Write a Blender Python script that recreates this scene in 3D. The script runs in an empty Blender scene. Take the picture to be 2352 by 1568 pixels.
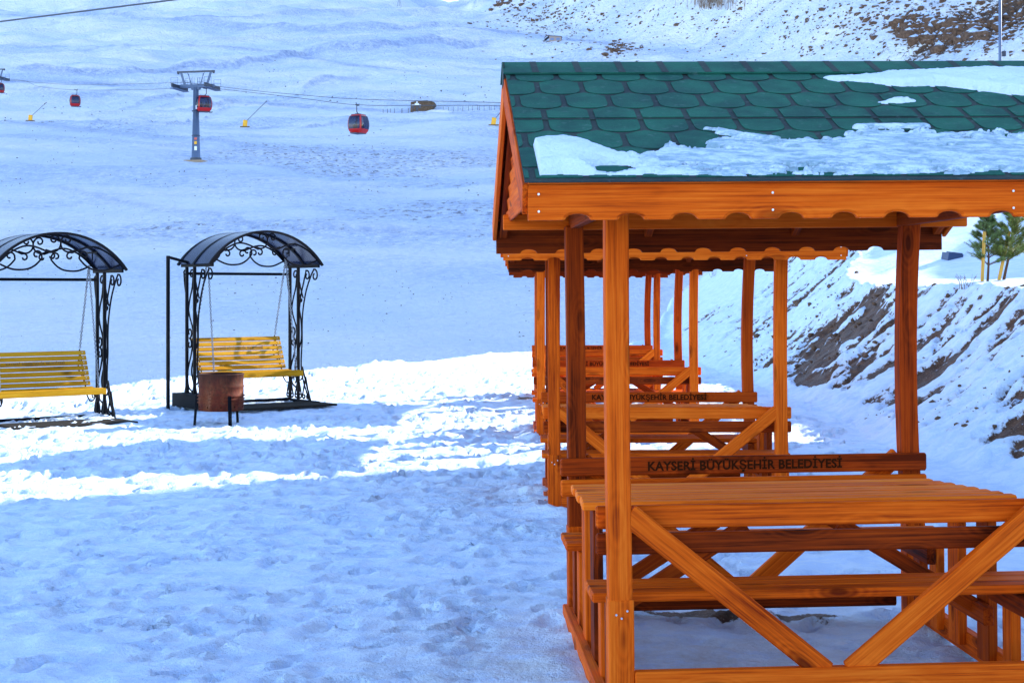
import bpy, bmesh, math, random
import numpy as np
from mathutils import Vector, Matrix
random.seed(7); rng = np.random.default_rng(11)
R = math.radians
S = bpy.context.scene
COL = S.collection

# ------------------------------------------------------------------ camera, world, sun, exposure
CAMZ = 1.78
cam_d = bpy.data.cameras.new('camera'); cam = bpy.data.objects.new('camera', cam_d); COL.objects.link(cam)
cam.location = (0, 0, CAMZ); cam.rotation_euler = (R(90), 0, 0)
cam_d.sensor_width = 36; cam_d.lens = 52.04; cam_d.shift_y = -0.0497
cam_d.clip_end = 6000; cam_d.clip_start = 0.05
S.camera = cam
SUN_TO = Vector((0.775, 0.485, 0.405)).normalized()
sun_el = math.asin(SUN_TO.z); sun_az = math.atan2(SUN_TO.x, SUN_TO.y)
W = bpy.data.worlds.new('World'); S.world = W; W.use_nodes = True
wn = W.node_tree; wn.nodes.clear()
sky = wn.nodes.new('ShaderNodeTexSky'); sky.sky_type = 'NISHITA'; sky.sun_disc = False
sky.sun_elevation = sun_el; sky.sun_rotation = sun_az
sky.altitude = 2200; sky.air_density = 1.0; sky.dust_density = 1.0; sky.ozone_density = 0.6
bgn = wn.nodes.new('ShaderNodeBackground'); bgn.inputs['Strength'].default_value = 0.15
wo = wn.nodes.new('ShaderNodeOutputWorld')
wn.links.new(sky.outputs[0], bgn.inputs[0]); wn.links.new(bgn.outputs[0], wo.inputs[0])
sd = bpy.data.lights.new('sun', 'SUN'); sd.energy = 3.1; sd.angle = R(0.5); sd.color = (1.0, 0.93, 0.82)
so = bpy.data.objects.new('sun', sd); COL.objects.link(so)
so.rotation_euler = SUN_TO.to_track_quat('Z', 'Y').to_euler()
S.view_settings.view_transform = 'Standard'; S.view_settings.look = 'None'
S.view_settings.gamma = 1; S.view_settings.use_curve_mapping = False
S.view_settings.exposure = 2.05

# ------------------------------------------------------------------ numeric helpers
def at(x, y, d):
    "a point d metres away on the sight line of the photograph (2352 px wide copy)"
    return Vector(((x - 1176) * d / 3400, d, CAMZ - (y - 667) * d / 3400))
def _hash(ix, iy, seed):
    h = (ix * 374761393 + iy * 668265263 + seed * 2246822519) & 0xFFFFFFFF
    h = ((h ^ (h >> 13)) * 1274126177) & 0xFFFFFFFF
    return ((h ^ (h >> 16)) & 0xFFFFFF) / float(0xFFFFFF)
def vnoise(x, y, seed=0):
    x = np.asarray(x, float); y = np.asarray(y, float)
    ix = np.floor(x).astype(np.int64); iy = np.floor(y).astype(np.int64)
    fx = x - ix; fy = y - iy
    fx = fx * fx * fx * (fx * (fx * 6 - 15) + 10); fy = fy * fy * fy * (fy * (fy * 6 - 15) + 10)
    a = _hash(ix, iy, seed); b = _hash(ix + 1, iy, seed); c = _hash(ix, iy + 1, seed); d = _hash(ix + 1, iy + 1, seed)
    return (a + (b - a) * fx + (c - a) * fy + (a - b - c + d) * fx * fy) * 2 - 1
def fbm(x, y, oct=4, seed=0, gain=0.5):
    s = 0; a = 1.0; n = 0
    for o in range(oct):
        s = s + a * vnoise(x * 2 ** o + 17.3 * o, y * 2 ** o - 9.1 * o, seed + o); n += a; a *= gain
    return s / n
def ss(a, b, x):
    t = np.clip((np.asarray(x, float) - a) / (b - a), 0, 1); return t * t * (3 - 2 * t)
def gauss(X, Y, cx, cy, rx, ry, ang=0):
    c, s = math.cos(ang), math.sin(ang); dx = X - cx; dy = Y - cy
    return np.exp(-(((dx * c + dy * s) / rx) ** 2 + ((-dx * s + dy * c) / ry) ** 2))

# ------------------------------------------------------------------ terrain height
PY = [0, 30, 45, 60, 80, 95, 110, 150, 200, 300, 400, 500, 650, 850, 900, 1000, 1300]
PZ = [-14, -11, -8, -6, -3, -0.4, 2.6, 10, 20.6, 35, 50, 72, 112, 166, 170, 160, 150]
def edge_y(X):
    return np.interp(X, [-80, -14, -9, -6.8, -3.7, -1.3, 0, 2, 4, 8], [10, 18, 22, 25.2, 30.1, 35.4, 37, 38.5, 44, 70])
def foot_x(Y):
    return np.interp(Y, [60, 300, 420, 600, 760, 900, 1300], [320, 190, 118, 48, 5, -31, -120])
def bank(X, Y):
    H = 1.82 + 1.5 * ss(30, 39, Y)
    xb = 4.45 + 0.25 * fbm(X * 0 + 3.1, Y * 0.35, 3, 5)
    run = H / 0.70
    t = np.clip((X - xb) / run, 0, 3)
    face = H * np.where(t < 1, t ** 1.12 * (1 - 0.10 * np.sin(np.pi * t)), 1)
    k = 0.12 * H
    top = 0.07 * np.maximum(X - xb - run, 0)
    mound = 0.75 * gauss(X, Y, 11.8, 35, 3.2, 5) * ss(1, 1.4, t) + 0.18 * gauss(X, Y, 6.6, 31.5, .8, 2.0)
    return face + np.minimum(top, 1.6) + mound, t
def terrace(p, X, Y):
    tt = p / (9 + Y / 45) + 0.55 * fbm(X / 170, Y / 260, 2, 37) + X / 300
    return tt - np.floor(tt)
def height(X, Y, fine=True):
    X = np.asarray(X, float); Y = np.asarray(Y, float)
    # plateau
    zb = np.interp(Y, [0, 8, 17, 20.5, 23, 30, 40, 60], [-.02, -.02, 0.0, -.02, .04, .06, .10, .3]) - 0.035 * ss(-4, -7, X)
    zb = zb + 0.03 * fbm(X * .5, Y * .5, 3, 21)
    d = Y - edge_y(X) - 0.5 * fbm(X * .6, Y * .1, 3, 9)
    zb = zb + (0.16 + .10 * fbm(X * .8, Y * .3, 2, 71)) * np.exp(-((d + 0.9) / 0.8) ** 2)
    bk, t = bank(X, Y)
    zb = zb + bk
    drop = np.maximum(d, 0)
    far_fade = ss(62, 85, Y)
    zpl = zb - 0.5 * drop - 30 * far_fade
    # hill
    Yw = Y + ss(70, 200, Y) * 16 * fbm(X / 90, Y / 70, 3, 31)
    p = np.interp(Yw, PY, PZ)
    for k in (8, -8, 16, -16):
        p = p + np.interp(Yw + k * Y / 200, PY, PZ)
    p = p / 5
    p = p + ss(90, 300, Y) * (Y / 300) * 1.6 * fbm(X / 40, Y / 28, 4, 33)
    far = ss(180, 420, Y)
    fr = terrace(p, X, Y)
    saw = np.where(fr < .82, fr / .82, (1 - fr) / .18)
    p = p + far * (2.0 + Y / 170) * (saw - .5) * (0.65 + .5 * fbm(X / 100, Y / 100, 2, 39))
    p = p + ss(90, 150, Y) * 0.20 * fbm(X / 2.6, Y / 2.6, 3, 41) * ss(-.3, .5, fbm(X / 30, Y / 22, 3, 43))
    p = p + 105 * ss(970, 1140, Y) * ss(80, -170, X)
    p = p + ss(85, 140, Y) * (.5 * fbm(X / 12, Y / 7, 3, 45) + .16 * np.abs(fbm(X / 5, Y / 3, 3, 46))) * (.4 + Y / 250)
    s = X - foot_x(Y) + 14 * fbm(X / 40, Y / 60, 3, 51)
    rock = ss(0, 60, s)
    M = np.where(s > 0, 0.52 * s * ss(-10, 50, s), 0)
    M = M + rock * (7 * np.abs(fbm(X / 34, Y / 34, 5, 53, .55)) + 2.5 * fbm(X / 9, Y / 9, 3, 57))
    p = p + M * ss(250, 330, Y)
    return np.maximum(zpl, p)
def hz(x, y): return float(height(np.array([x]), np.array([y]))[0])
_D = np.concatenate([np.arange(4, 60, .5), np.geomspace(60, 1100, 420)])
def hit(x, y):
    "where the sight line through (x, y) meets the ground"
    X = (x - 1176) * _D / 3400; Z = CAMZ - (y - 667) * _D / 3400
    b = height(X, _D) >= Z
    i = int(np.argmax(b)) if b.any() else len(_D) - 1
    lo = _D[max(i - 1, 0)]; d = np.linspace(lo, _D[i], 14)
    X = (x - 1176) * d / 3400; Z = CAMZ - (y - 667) * d / 3400; b = height(X, d) >= Z; j = int(np.argmax(b)) if b.any() else 13
    return Vector((X[j], d[j], float(Z[j])))

# ------------------------------------------------------------------ object helpers
def tag(o, label=None, cat=None, group=None, kind=None):
    if label: o['label'] = label
    if cat: o['category'] = cat
    if group: o['group'] = group
    if kind: o['kind'] = kind
    return o
def empty(name, loc=(0, 0, 0), rz=0, label=None, cat=None, group=None):
    o = bpy.data.objects.new(name, None); COL.objects.link(o); o.empty_display_size = .2
    o.location = loc; o.rotation_euler = (0, 0, rz); tag(o, label, cat, group); return o
def mk(name, me, mat=None, parent=None, M=None):
    o = bpy.data.objects.new(name, me); COL.objects.link(o)
    if mat and not me.materials: me.materials.append(mat)
    if parent: o.parent = parent
    if M is not None: o.matrix_basis = M
    return o
def mesh(name, V, F, smooth=False):
    me = bpy.data.meshes.new(name); me.from_pydata([tuple(v) for v in V], [], F); me.update()
    if smooth: me.polygons.foreach_set('use_smooth', [True] * len(me.polygons))
    return me
def grid_mesh(name, X, Y, Z, keep=None, smooth=True, attrs=None):
    n, m = X.shape
    co = np.stack([X, Y, Z], -1).reshape(-1, 3).astype(np.float32)
    i = np.arange(n * m).reshape(n, m)
    q = np.stack([i[:-1, :-1], i[:-1, 1:], i[1:, 1:], i[1:, :-1]], -1).reshape(-1, 4)
    if keep is not None: q = q[keep.reshape(-1)]
    me = bpy.data.meshes.new(name)
    me.vertices.add(len(co)); me.vertices.foreach_set('co', co.ravel())
    me.loops.add(q.size); me.loops.foreach_set('vertex_index', q.ravel().astype(np.int32))
    me.polygons.add(len(q)); me.polygons.foreach_set('loop_start', np.arange(0, q.size, 4, dtype=np.int32))
    me.polygons.foreach_set('loop_total', np.full(len(q), 4, dtype=np.int32))
    me.polygons.foreach_set('use_smooth', np.full(len(q), smooth))
    for k, a in (attrs or {}).items():
        at_ = me.attributes.new(k, 'FLOAT', 'POINT'); at_.data.foreach_set('value', a.reshape(-1).astype(np.float32))
    me.update(calc_edges=True); me.validate(); return me
_cache = {}
def box_me(L, Wd, T, bev=.004, bend=0.0):
    "board centred on the origin: length L on X, thickness T on Y, width Wd on Z, edges eased"
    key = (round(L, 3), round(Wd, 3), round(T, 3), bev, bend)
    if key in _cache: return _cache[key]
    b = bev; hy, hz_ = T / 2, Wd / 2; V = []; F = []
    prof = [(-hy + b, -hz_), (hy - b, -hz_), (hy, -hz_ + b), (hy, hz_ - b), (hy - b, hz_), (-hy + b, hz_), (-hy, hz_ - b), (-hy, -hz_ + b)]
    xs = [-L / 2, -L / 2 + b] + ([-L / 2 + L * k / 8 for k in range(1, 8)] if bend else []) + [L / 2 - b, L / 2]
    for k, x in enumerate(xs):
        s = 1 if 0 < k < len(xs) - 1 else 0
        off = bend * (1 - (2 * x / L) ** 2)
        for (y, z) in prof:
            if not s: y *= (hy - b) / hy; z *= (hz_ - b) / hz_
            V.append((x, y, z + off))
    for k in range(len(xs) - 1):
        for j in range(8):
            a = k * 8 + j; c = k * 8 + (j + 1) % 8
            F.append((a, a + 8, c + 8, c))
    F.append(tuple(range(8))); F.append(tuple(reversed(range(len(V) - 8, len(V)))))
    me = mesh('board', V, F); _cache[key] = me; return me
def board(name, p0, p1, w, t, face, mat, parent, bev=.004, bend=0.0):
    "a straight timber from p0 to p1; 'face' is the direction its thickness t points to"
    p0 = Vector(p0); p1 = Vector(p1); x = (p1 - p0); L = x.length; x.normalize()
    y = Vector(face); y = (y - x * y.dot(x)).normalized(); z = x.cross(y)
    M = Matrix((x, y, z)).transposed().to_4x4(); M.translation = (p0 + p1) / 2
    me = box_me(L, w, t, bev, bend)
    if me.materials and me.materials[0] != mat:
        me = me.copy(); me.materials.clear()
    return mk(name, me, mat, parent, M)
class Geo:
    def __init__(s): s.V = []; s.F = []
    def add(s, V, F):
        n = len(s.V); s.V += [tuple(v) for v in V]; s.F += [tuple(i + n for i in f) for f in F]; return s
    def box(s, c, d, rz=0):
        c = Vector(c); hx, hy, hz_ = d[0] / 2, d[1] / 2, d[2] / 2; m = Matrix.Rotation(rz, 3, 'Z')
        V = [c + m @ Vector((x, y, z)) for z in (-hz_, hz_) for (x, y) in ((-hx, -hy), (hx, -hy), (hx, hy), (-hx, hy))]
        return s.add(V, [(3, 2, 1, 0), (4, 5, 6, 7), (0, 1, 5, 4), (1, 2, 6, 5), (2, 3, 7, 6), (3, 0, 4, 7)])
    def tube(s, P, r, n=6, closed=False, r1=None):
        P = [Vector(p) for p in P]; N = len(P); up = None; V = []
        for i, p in enumerate(P):
            t = (P[(i + 1) % N] - P[i - 1]) if closed else (P[min(i + 1, N - 1)] - P[max(i - 1, 0)])
            t = t.normalized() if t.length > 1e-9 else Vector((0, 0, 1))
            if up is None: up = Vector((0, 0, 1)) if abs(t.z) < .9 else Vector((1, 0, 0))
            up = (up - t * up.dot(t)); up = up.normalized() if up.length > 1e-6 else t.orthogonal().normalized()
            sd_ = t.cross(up); rr = r if r1 is None else r + (r1 - r) * i / (N - 1)
            for k in range(n):
                a = 2 * math.pi * (k + .5) / n; V.append(p + up * (rr * math.sin(a)) + sd_ * (rr * math.cos(a)))
        F = []
        for i in range(N if closed else N - 1):
            for k in range(n):
                a = i * n + k; b = i * n + (k + 1) % n; c = ((i + 1) % N) * n
                F.append((a, b, c + (k + 1) % n, c + k))
        if not closed: F += [tuple(reversed(range(n))), tuple(range((N - 1) * n, N * n))]
        return s.add(V, F)
    def bar(s, a, b, w, t, face=(0, 1, 0)):
        a = Vector(a); b = Vector(b); x = b - a; L = x.length; x.normalize()
        y = Vector(face); y = (y - x * y.dot(x)); y = y.normalized() if y.length > 1e-6 else x.orthogonal().normalized()
        z = x.cross(y); V = []
        for q in (a, b):
            for (i, j) in ((-1, -1), (1, -1), (1, 1), (-1, 1)): V.append(q + y * (i * t / 2) + z * (j * w / 2))
        return s.add(V, [(3, 2, 1, 0), (4, 5, 6, 7), (0, 1, 5, 4), (1, 2, 6, 5), (2, 3, 7, 6), (3, 0, 4, 7)])
    def lathe(s, prof, n=24, c=(0, 0, 0)):
        V = []; F = []
        for (r, z) in prof:
            for k in range(n):
                a = 2 * math.pi * k / n; V.append((c[0] + r * math.cos(a), c[1] + r * math.sin(a), c[2] + z))
        for i in range(len(prof) - 1):
            for k in range(n):
                a = i * n + k; b = i * n + (k + 1) % n; F.append((a, b, b + n, a + n))
        return s.add(V, F)
    def build(s, name, mat, parent=None, smooth=False, M=None):
        return mk(name, mesh(name, s.V, s.F, smooth), mat, parent, M)
def copy_tree(o, parent=None):
    c = o.copy(); COL.objects.link(c)
    if parent: c.parent = parent
    for ch in list(o.children): copy_tree(ch, c)
    return c

# ------------------------------------------------------------------ materials
def new_mat(name):
    m = bpy.data.materials.new(name); m.use_nodes = True
    nt = m.node_tree; b = nt.nodes['Principled BSDF']; return m, nt, b
class N:
    def __init__(s, nt): s.nt = nt
    def node(s, t, **kw):
        n = s.nt.nodes.new(t)
        for k, v in kw.items(): setattr(n, k, v)
        return n
    def l(s, a, b): s.nt.links.new(a, b)
    def math(s, op, a, b=None, c=None, clamp=False):
        n = s.node('ShaderNodeMath', operation=op, use_clamp=clamp)
        for i, v in enumerate((a, b, c)):
            if v is None: continue
            if isinstance(v, (int, float)): n.inputs[i].default_value = v
            else: s.l(v, n.inputs[i])
        return n.outputs[0]
    def noise(s, vec, scale, detail=4, rough=.5, dist=0):
        n = s.node('ShaderNodeTexNoise'); n.inputs['Scale'].default_value = scale; n.inputs['Detail'].default_value = detail
        n.inputs['Roughness'].default_value = rough; n.inputs['Distortion'].default_value = dist
        s.l(vec, n.inputs['Vector']); return n.outputs['Fac']
    def ramp(s, f, stops):
        n = s.node('ShaderNodeValToRGB'); e = n.color_ramp.elements
        while len(e) < len(stops): e.new(.5)
        for i, (p, c) in enumerate(stops): e[i].position = p; e[i].color = (*c, 1)
        s.l(f, n.inputs[0]); return n.outputs[0]
    def mix(s, f, a, b):
        n = s.node('ShaderNodeMix', data_type='RGBA')
        for sock, v in ((n.inputs[0], f), (n.inputs[6], a), (n.inputs[7], b)):
            if isinstance(v, (int, float)): sock.default_value = v
            elif isinstance(v, tuple): sock.default_value = (*v, 1)
            else: s.l(v, sock)
        return n.outputs[2]
    def maprange(s, v, a, b, c=0, d=1):
        n = s.node('ShaderNodeMapRange'); s.l(v, n.inputs[0])
        for i, q in enumerate((a, b, c, d)): n.inputs[i + 1].default_value = q
        return n.outputs[0]
    def mapping(s, vec, scale, loc=(0, 0, 0)):
        n = s.node('ShaderNodeMapping'); s.l(vec, n.inputs[0]); n.inputs['Scale'].default_value = scale; n.inputs['Location'].default_value = loc
        return n.outputs[0]
    def bump(s, h, strength, dist, normal=None):
        n = s.node('ShaderNodeBump'); n.inputs['Strength'].default_value = strength; n.inputs['Distance'].default_value = dist
        s.l(h, n.inputs['Height'])
        if normal: s.l(normal, n.inputs['Normal'])
        return n.outputs[0]
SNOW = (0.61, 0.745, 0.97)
def snow_ground_mat():
    m, nt, b = new_mat('packed_snow'); n = N(nt)
    P = n.node('ShaderNodeNewGeometry').outputs['Position']
    bare = n.node('ShaderNodeAttribute', attribute_name='bare').outputs['Fac']
    ice = n.node('ShaderNodeAttribute', attribute_name='ice').outputs['Fac']
    n1 = n.noise(P, 9, 6, .65); n2 = n.noise(P, 45, 4, .6); n3 = n.noise(P, 2.2, 4, .6)
    f = n.math('ADD', bare, n.math('MULTIPLY', n.math('SUBTRACT', n1, .5), 1.3))
    bm_ = n.maprange(f, .46, .56)
    earth = n.ramp(n.noise(P, 7, 8, .7), [(.25, (.020, .008, .004)), (.5, (.080, .032, .013)), (.75, (.19, .09, .042))])
    speck = n.maprange(n.noise(P, 60, 2, .5), .62, .7)
    earth = n.mix(n.math('MULTIPLY', speck, .8), earth, (.30, .22, .16))
    icef = n.math('MULTIPLY', ice, n.maprange(n.noise(P, 3.5, 8, .72), .40, .62))
    pk = n.noise(n.mapping(P, (.6, 1, 1)), 5.5, 7, .68, .4)
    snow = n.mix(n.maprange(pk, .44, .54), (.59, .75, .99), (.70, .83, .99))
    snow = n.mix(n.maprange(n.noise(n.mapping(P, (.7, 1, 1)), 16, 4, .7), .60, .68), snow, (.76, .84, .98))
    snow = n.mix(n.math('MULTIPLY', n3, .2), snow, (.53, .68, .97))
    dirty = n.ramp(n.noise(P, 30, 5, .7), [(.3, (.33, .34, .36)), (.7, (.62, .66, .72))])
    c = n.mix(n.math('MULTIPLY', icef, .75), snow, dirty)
    halo = n.math('MULTIPLY', n.math('MULTIPLY', n.maprange(f, .28, .5), n.maprange(n2, .35, .65)), n.maprange(bare, .04, .25))
    c = n.mix(n.math('MULTIPLY', halo, .45), c, (.42, .33, .27))
    c = n.mix(bm_, c, earth); n.l(c, b.inputs['Base Color'])
    r = n.math('SUBTRACT', .62, n.math('MULTIPLY', icef, .33)); n.l(r, b.inputs['Roughness'])
    b.inputs['Specular IOR Level'].default_value = .35
    hgt = n.math('ADD', n.math('MULTIPLY', n1, .6), n.math('MULTIPLY', n2, .25))
    hgt = n.math('ADD', hgt, n.math('MULTIPLY', n.noise(P, 140, 3, .6), .12))
    n.l(n.bump(hgt, 1.0, .05), b.inputs['Normal'])
    return m
def hill_mat():
    m, nt, b = new_mat('hill_snow'); n = N(nt)
    G = n.node('ShaderNodeNewGeometry'); P = G.outputs['Position']
    rock = n.node('ShaderNodeAttribute', attribute_name='rock').outputs['Fac']
    rough = n.node('ShaderNodeAttribute', attribute_name='tufts').outputs['Fac']
    wide2 = n.node('ShaderNodeAttribute', attribute_name='wide').outputs['Fac']
    nz = n.noise(P, .35, 8, .75); nf = n.noise(P, 1.6, 5, .7); nm = n.noise(P, .03, 4, .5)
    f = n.math('ADD', n.math('MULTIPLY', rock, .42), n.math('MULTIPLY', n.math('SUBTRACT', nz, .5), 1.5))
    rk = n.maprange(f, .46, .52)
    rc = n.ramp(nf, [(.3, (.025, .016, .012)), (.5, (.10, .058, .038)), (.8, (.22, .14, .10))])
    spk = n.maprange(n.math('ADD', n.noise(P, 1.3, 3, .6), n.math('MULTIPLY', rough, .22)), .76, .84)
    nm = n.noise(n.mapping(P, (.6, 1, 1)), .035, 9, .62)
    c = n.mix(n.maprange(nm, .38, .60), (.94, .96, 1.0), (.74, .84, .98))
    fl = n.maprange(n.noise(P, 2.2, 4, .7), .40, .60); cov2 = n.math('ADD', n.math('ADD', wide2, rough), .18, clamp=True)
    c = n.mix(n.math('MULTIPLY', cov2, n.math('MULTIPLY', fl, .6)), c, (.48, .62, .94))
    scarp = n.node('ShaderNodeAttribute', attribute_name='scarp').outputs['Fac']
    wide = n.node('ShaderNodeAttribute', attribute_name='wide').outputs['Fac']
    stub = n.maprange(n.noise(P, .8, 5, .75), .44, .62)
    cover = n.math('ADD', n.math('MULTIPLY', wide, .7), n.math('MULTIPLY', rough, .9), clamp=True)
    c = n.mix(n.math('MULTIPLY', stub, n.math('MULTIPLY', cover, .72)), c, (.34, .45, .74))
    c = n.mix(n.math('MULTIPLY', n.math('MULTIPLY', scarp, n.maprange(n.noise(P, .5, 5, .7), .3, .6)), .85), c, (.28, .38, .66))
    c = n.mix(n.math('MULTIPLY', spk, .75), c, (.16, .17, .24))
    c = n.mix(rk, c, rc); n.l(c, b.inputs['Base Color']); b.inputs['Roughness'].default_value = .75
    b.inputs['Specular IOR Level'].default_value = .2
    h = n.math('ADD', n.math('MULTIPLY', n.noise(P, .9, 6, .65), .7), n.math('MULTIPLY', n.noise(P, .22, 4, .6), 1.2))
    n.l(n.bump(h, 1.0, 2.2), b.inputs['Normal'])
    return m
def plain_snow():
    m, nt, b = new_mat('fresh_snow'); n = N(nt)
    P = n.node('ShaderNodeNewGeometry').outputs['Position']
    b.inputs['Base Color'].default_value = (*SNOW, 1); b.inputs['Roughness'].default_value = .55
    th = n.node('ShaderNodeAttribute', attribute_name='thin').outputs['Fac']
    c = n.mix(n.math('MULTIPLY', th, n.maprange(n.noise(n.mapping(P, (.35, 1, 1)), 26, 7, .75), .43, .57)), SNOW, (.22, .36, .46)); n.l(c, b.inputs['Base Color'])
    h = n.math('ADD', n.noise(P, 12, 6, .65), n.math('MULTIPLY', n.noise(P, 80, 3, .6), .3))
    n.l(n.bump(h, .8, .03), b.inputs['Normal'])
    return m
def wood_mat(name, dark, mid, light, rough=.42, grain=1.0, yellow=False):
    m, nt, b = new_mat(name); n = N(nt)
    tc = n.node('ShaderNodeTexCoord').outputs['Object']; oi = n.node('ShaderNodeObjectInfo').outputs['Random']
    off = n.node('ShaderNodeCombineXYZ')
    n.l(n.math('MULTIPLY', oi, 37), off.inputs[0]); n.l(n.math('MULTIPLY', oi, 91), off.inputs[1]); n.l(n.math('MULTIPLY', oi, 53), off.inputs[2])
    va = n.node('ShaderNodeVectorMath', operation='ADD'); n.l(tc, va.inputs[0]); n.l(off.outputs[0], va.inputs[1]); P = va.outputs[0]
    # knots: sparse spots that push the grain aside
    vo = n.node('ShaderNodeTexVoronoi'); vo.inputs['Scale'].default_value = 1.0; n.l(n.mapping(P, (2.4, 7, 7)), vo.inputs['Vector'])
    kd = vo.outputs['Distance']; kn = n.maprange(kd, .05, .26, 1, 0)
    kd2 = n.maprange(kd, .0, .5, 1, 0)
    gx = n.mapping(P, (.40, 15, 15)); g = n.noise(gx, 1.6, 7, .62, 1.1)
    fine = n.noise(n.mapping(P, (3, 120, 120)), 1.0, 3, .6)
    blot = n.noise(n.mapping(P, (1.6, 5, 5)), 1.2, 4, .6)
    wv = n.node('ShaderNodeTexWave', wave_type='BANDS', bands_direction='Z'); wv.inputs['Scale'].default_value = 1.1
    wv.inputs['Distortion'].default_value = 5.5; wv.inputs['Detail'].default_value = 3; wv.inputs['Detail Scale'].default_value = .8
    n.l(n.mapping(P, (1.1, 14, 14)), wv.inputs['Vector'])
    g2 = n.noise(n.mapping(P, (.9, 60, 60)), 1.3, 5, .65, .4)
    f = n.math('ADD', n.math('MULTIPLY', g, .55), n.math('MULTIPLY', n.math('SUBTRACT', g2, .5), .75))
    f = n.math('ADD', f, .10)
    f = n.math('ADD', f, n.math('MULTIPLY', n.math('SUBTRACT', blot, .5), .5))
    f = n.math('ADD', f, n.math('MULTIPLY', n.math('SUBTRACT', fine, .5), .5))
    f = n.math('ADD', f, n.math('MULTIPLY', n.math('SUBTRACT', oi, .5), .22))
    c = n.ramp(f, [(.10, dark), (.36, mid), (.74, light)])
    ring = n.math('MULTIPLY', n.math('SINE', n.math('MULTIPLY', kd, 60)), n.math('MULTIPLY', kd2, .10))
    f = n.math('ADD', f, ring)
    c = n.ramp(f, [(.10, dark), (.36, mid), (.74, light)])
    c = n.mix(n.math('MULTIPLY', kn, .85), c, (dark[0] * .35, dark[1] * .35, dark[2] * .4))
    n.l(c, b.inputs['Base Color']); b.inputs['Roughness'].default_value = rough
    n.l(n.maprange(fine, .3, .7, rough + .12, rough + .3), b.inputs['Roughness'])
    b.inputs['Specular IOR Level'].default_value = .06
    hh = n.math('ADD', n.math('MULTIPLY', fine, .5), g)
    n.l(n.bump(hh, .35 * grain, .004), b.inputs['Normal'])
    return m
def simple(name, col, rough=.5, metal=0, noise_amt=.15, scale=8, spec=.5, dark=.5, bump=0, bscale=40):
    m, nt, b = new_mat(name); n = N(nt)
    tc = n.node('ShaderNodeTexCoord').outputs['Object']
    d = tuple(c * dark for c in col)
    f = n.maprange(n.noise(tc, scale, 5, .6), .35, .75)
    n.l(n.mix(n.math('MULTIPLY', f, noise_amt * 2), tuple(col), d), b.inputs['Base Color'])
    b.inputs['Roughness'].default_value = rough; b.inputs['Metallic'].default_value = metal; b.inputs['Specular IOR Level'].default_value = spec
    if bump: n.l(n.bump(n.noise(tc, bscale, 4, .6), bump, .005), b.inputs['Normal'])
    return m
def shingle_mat(name, a, bcol):
    m, nt, b = new_mat(name); n = N(nt)
    P = n.node('ShaderNodeNewGeometry').outputs['Position']
    f = n.noise(P, 380, 2, .7); g = n.noise(P, 5, 5, .6); w = n.noise(P, 25, 4, .6)
    c = n.mix(n.maprange(f, .40, .62), a, bcol)
    c = n.mix(n.math('MULTIPLY', n.maprange(g, .38, .62), .65), c, (a[0] * .5, a[1] * .55, a[2] * .8))
    c = n.mix(n.math('MULTIPLY', n.maprange(w, .6, .72), .25), c, (.16, .22, .24))
    n.l(c, b.inputs['Base Color']); b.inputs['Roughness'].default_value = .8; b.inputs['Specular IOR Level'].default_value = .25
    n.l(n.bump(n.math('ADD', f, n.math('MULTIPLY', g, 1.2)), .5, .004), b.inputs['Normal'])
    return m
def rock_mat():
    m, nt, b = new_mat('brown_rock'); n = N(nt)
    G = n.node('ShaderNodeNewGeometry'); P = G.outputs['Position']
    sx = n.node('ShaderNodeSeparateXYZ'); n.l(G.outputs['Normal'], sx.inputs[0])
    c = n.ramp(n.noise(P, 1.1, 7, .7), [(.3, (.03, .018, .012)), (.5, (.11, .058, .035)), (.75, (.22, .14, .095))])
    sn = n.maprange(n.math('ADD', sx.outputs[2], n.math('MULTIPLY', n.math('SUBTRACT', n.noise(P, 2, 4, .6), .5), .5)), .72, .86)
    n.l(n.mix(sn, c, SNOW), b.inputs['Base Color']); b.inputs['Roughness'].default_value = .85
    n.l(n.bump(n.noise(P, 3, 6, .7), .6, .3), b.inputs['Normal']); return m
def rust_mat():
    m, nt, b = new_mat('rusty_red_paint'); n = N(nt)
    P = n.node('ShaderNodeTexCoord').outputs['Object']
    a = n.noise(n.mapping(P, (1, 1, .45)), 7, 7, .7); g = n.noise(P, 30, 5, .6)
    c = n.ramp(a, [(.3, (.03, .012, .008)), (.46, (.10, .018, .010)), (.60, (.14, .038, .016)), (.75, (.22, .11, .07))])
    c = n.mix(n.maprange(g, .52, .66), c, (.06, .022, .012))
    sz = n.node('ShaderNodeSeparateXYZ'); n.l(P, sz.inputs[0]); st = n.noise(n.mapping(P, (9, 9, 1.2)), 2.2, 5, .7)
    soot = n.math('MULTIPLY', n.maprange(n.math('ADD', sz.outputs[2], n.math('MULTIPLY', st, .35)), .60, .86), .85)
    c = n.mix(soot, c, (.03, .014, .010)); n.l(c, b.inputs['Base Color']); b.inputs['Roughness'].default_value = .7; b.inputs['Specular IOR Level'].default_value = .1
    n.l(n.bump(g, .3, .01), b.inputs['Normal']); return m
def poly_mat():
    m, nt, b = new_mat('smoked_polycarbonate'); n = N(nt)
    b.inputs['Base Color'].default_value = (.012, .020, .060, 1); b.inputs['Roughness'].default_value = .22; b.inputs['Specular IOR Level'].default_value = .3
    tr = n.node('ShaderNodeBsdfTransparent'); tr.inputs[0].default_value = (.33, .38, .5, 1)
    mx = n.node('ShaderNodeMixShader'); mx.inputs[0].default_value = .74
    out = nt.nodes['Material Output']; n.l(tr.outputs[0], mx.inputs[1]); n.l(b.outputs[0], mx.inputs[2]); n.l(mx.outputs[0], out.inputs[0])
    return m
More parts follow.
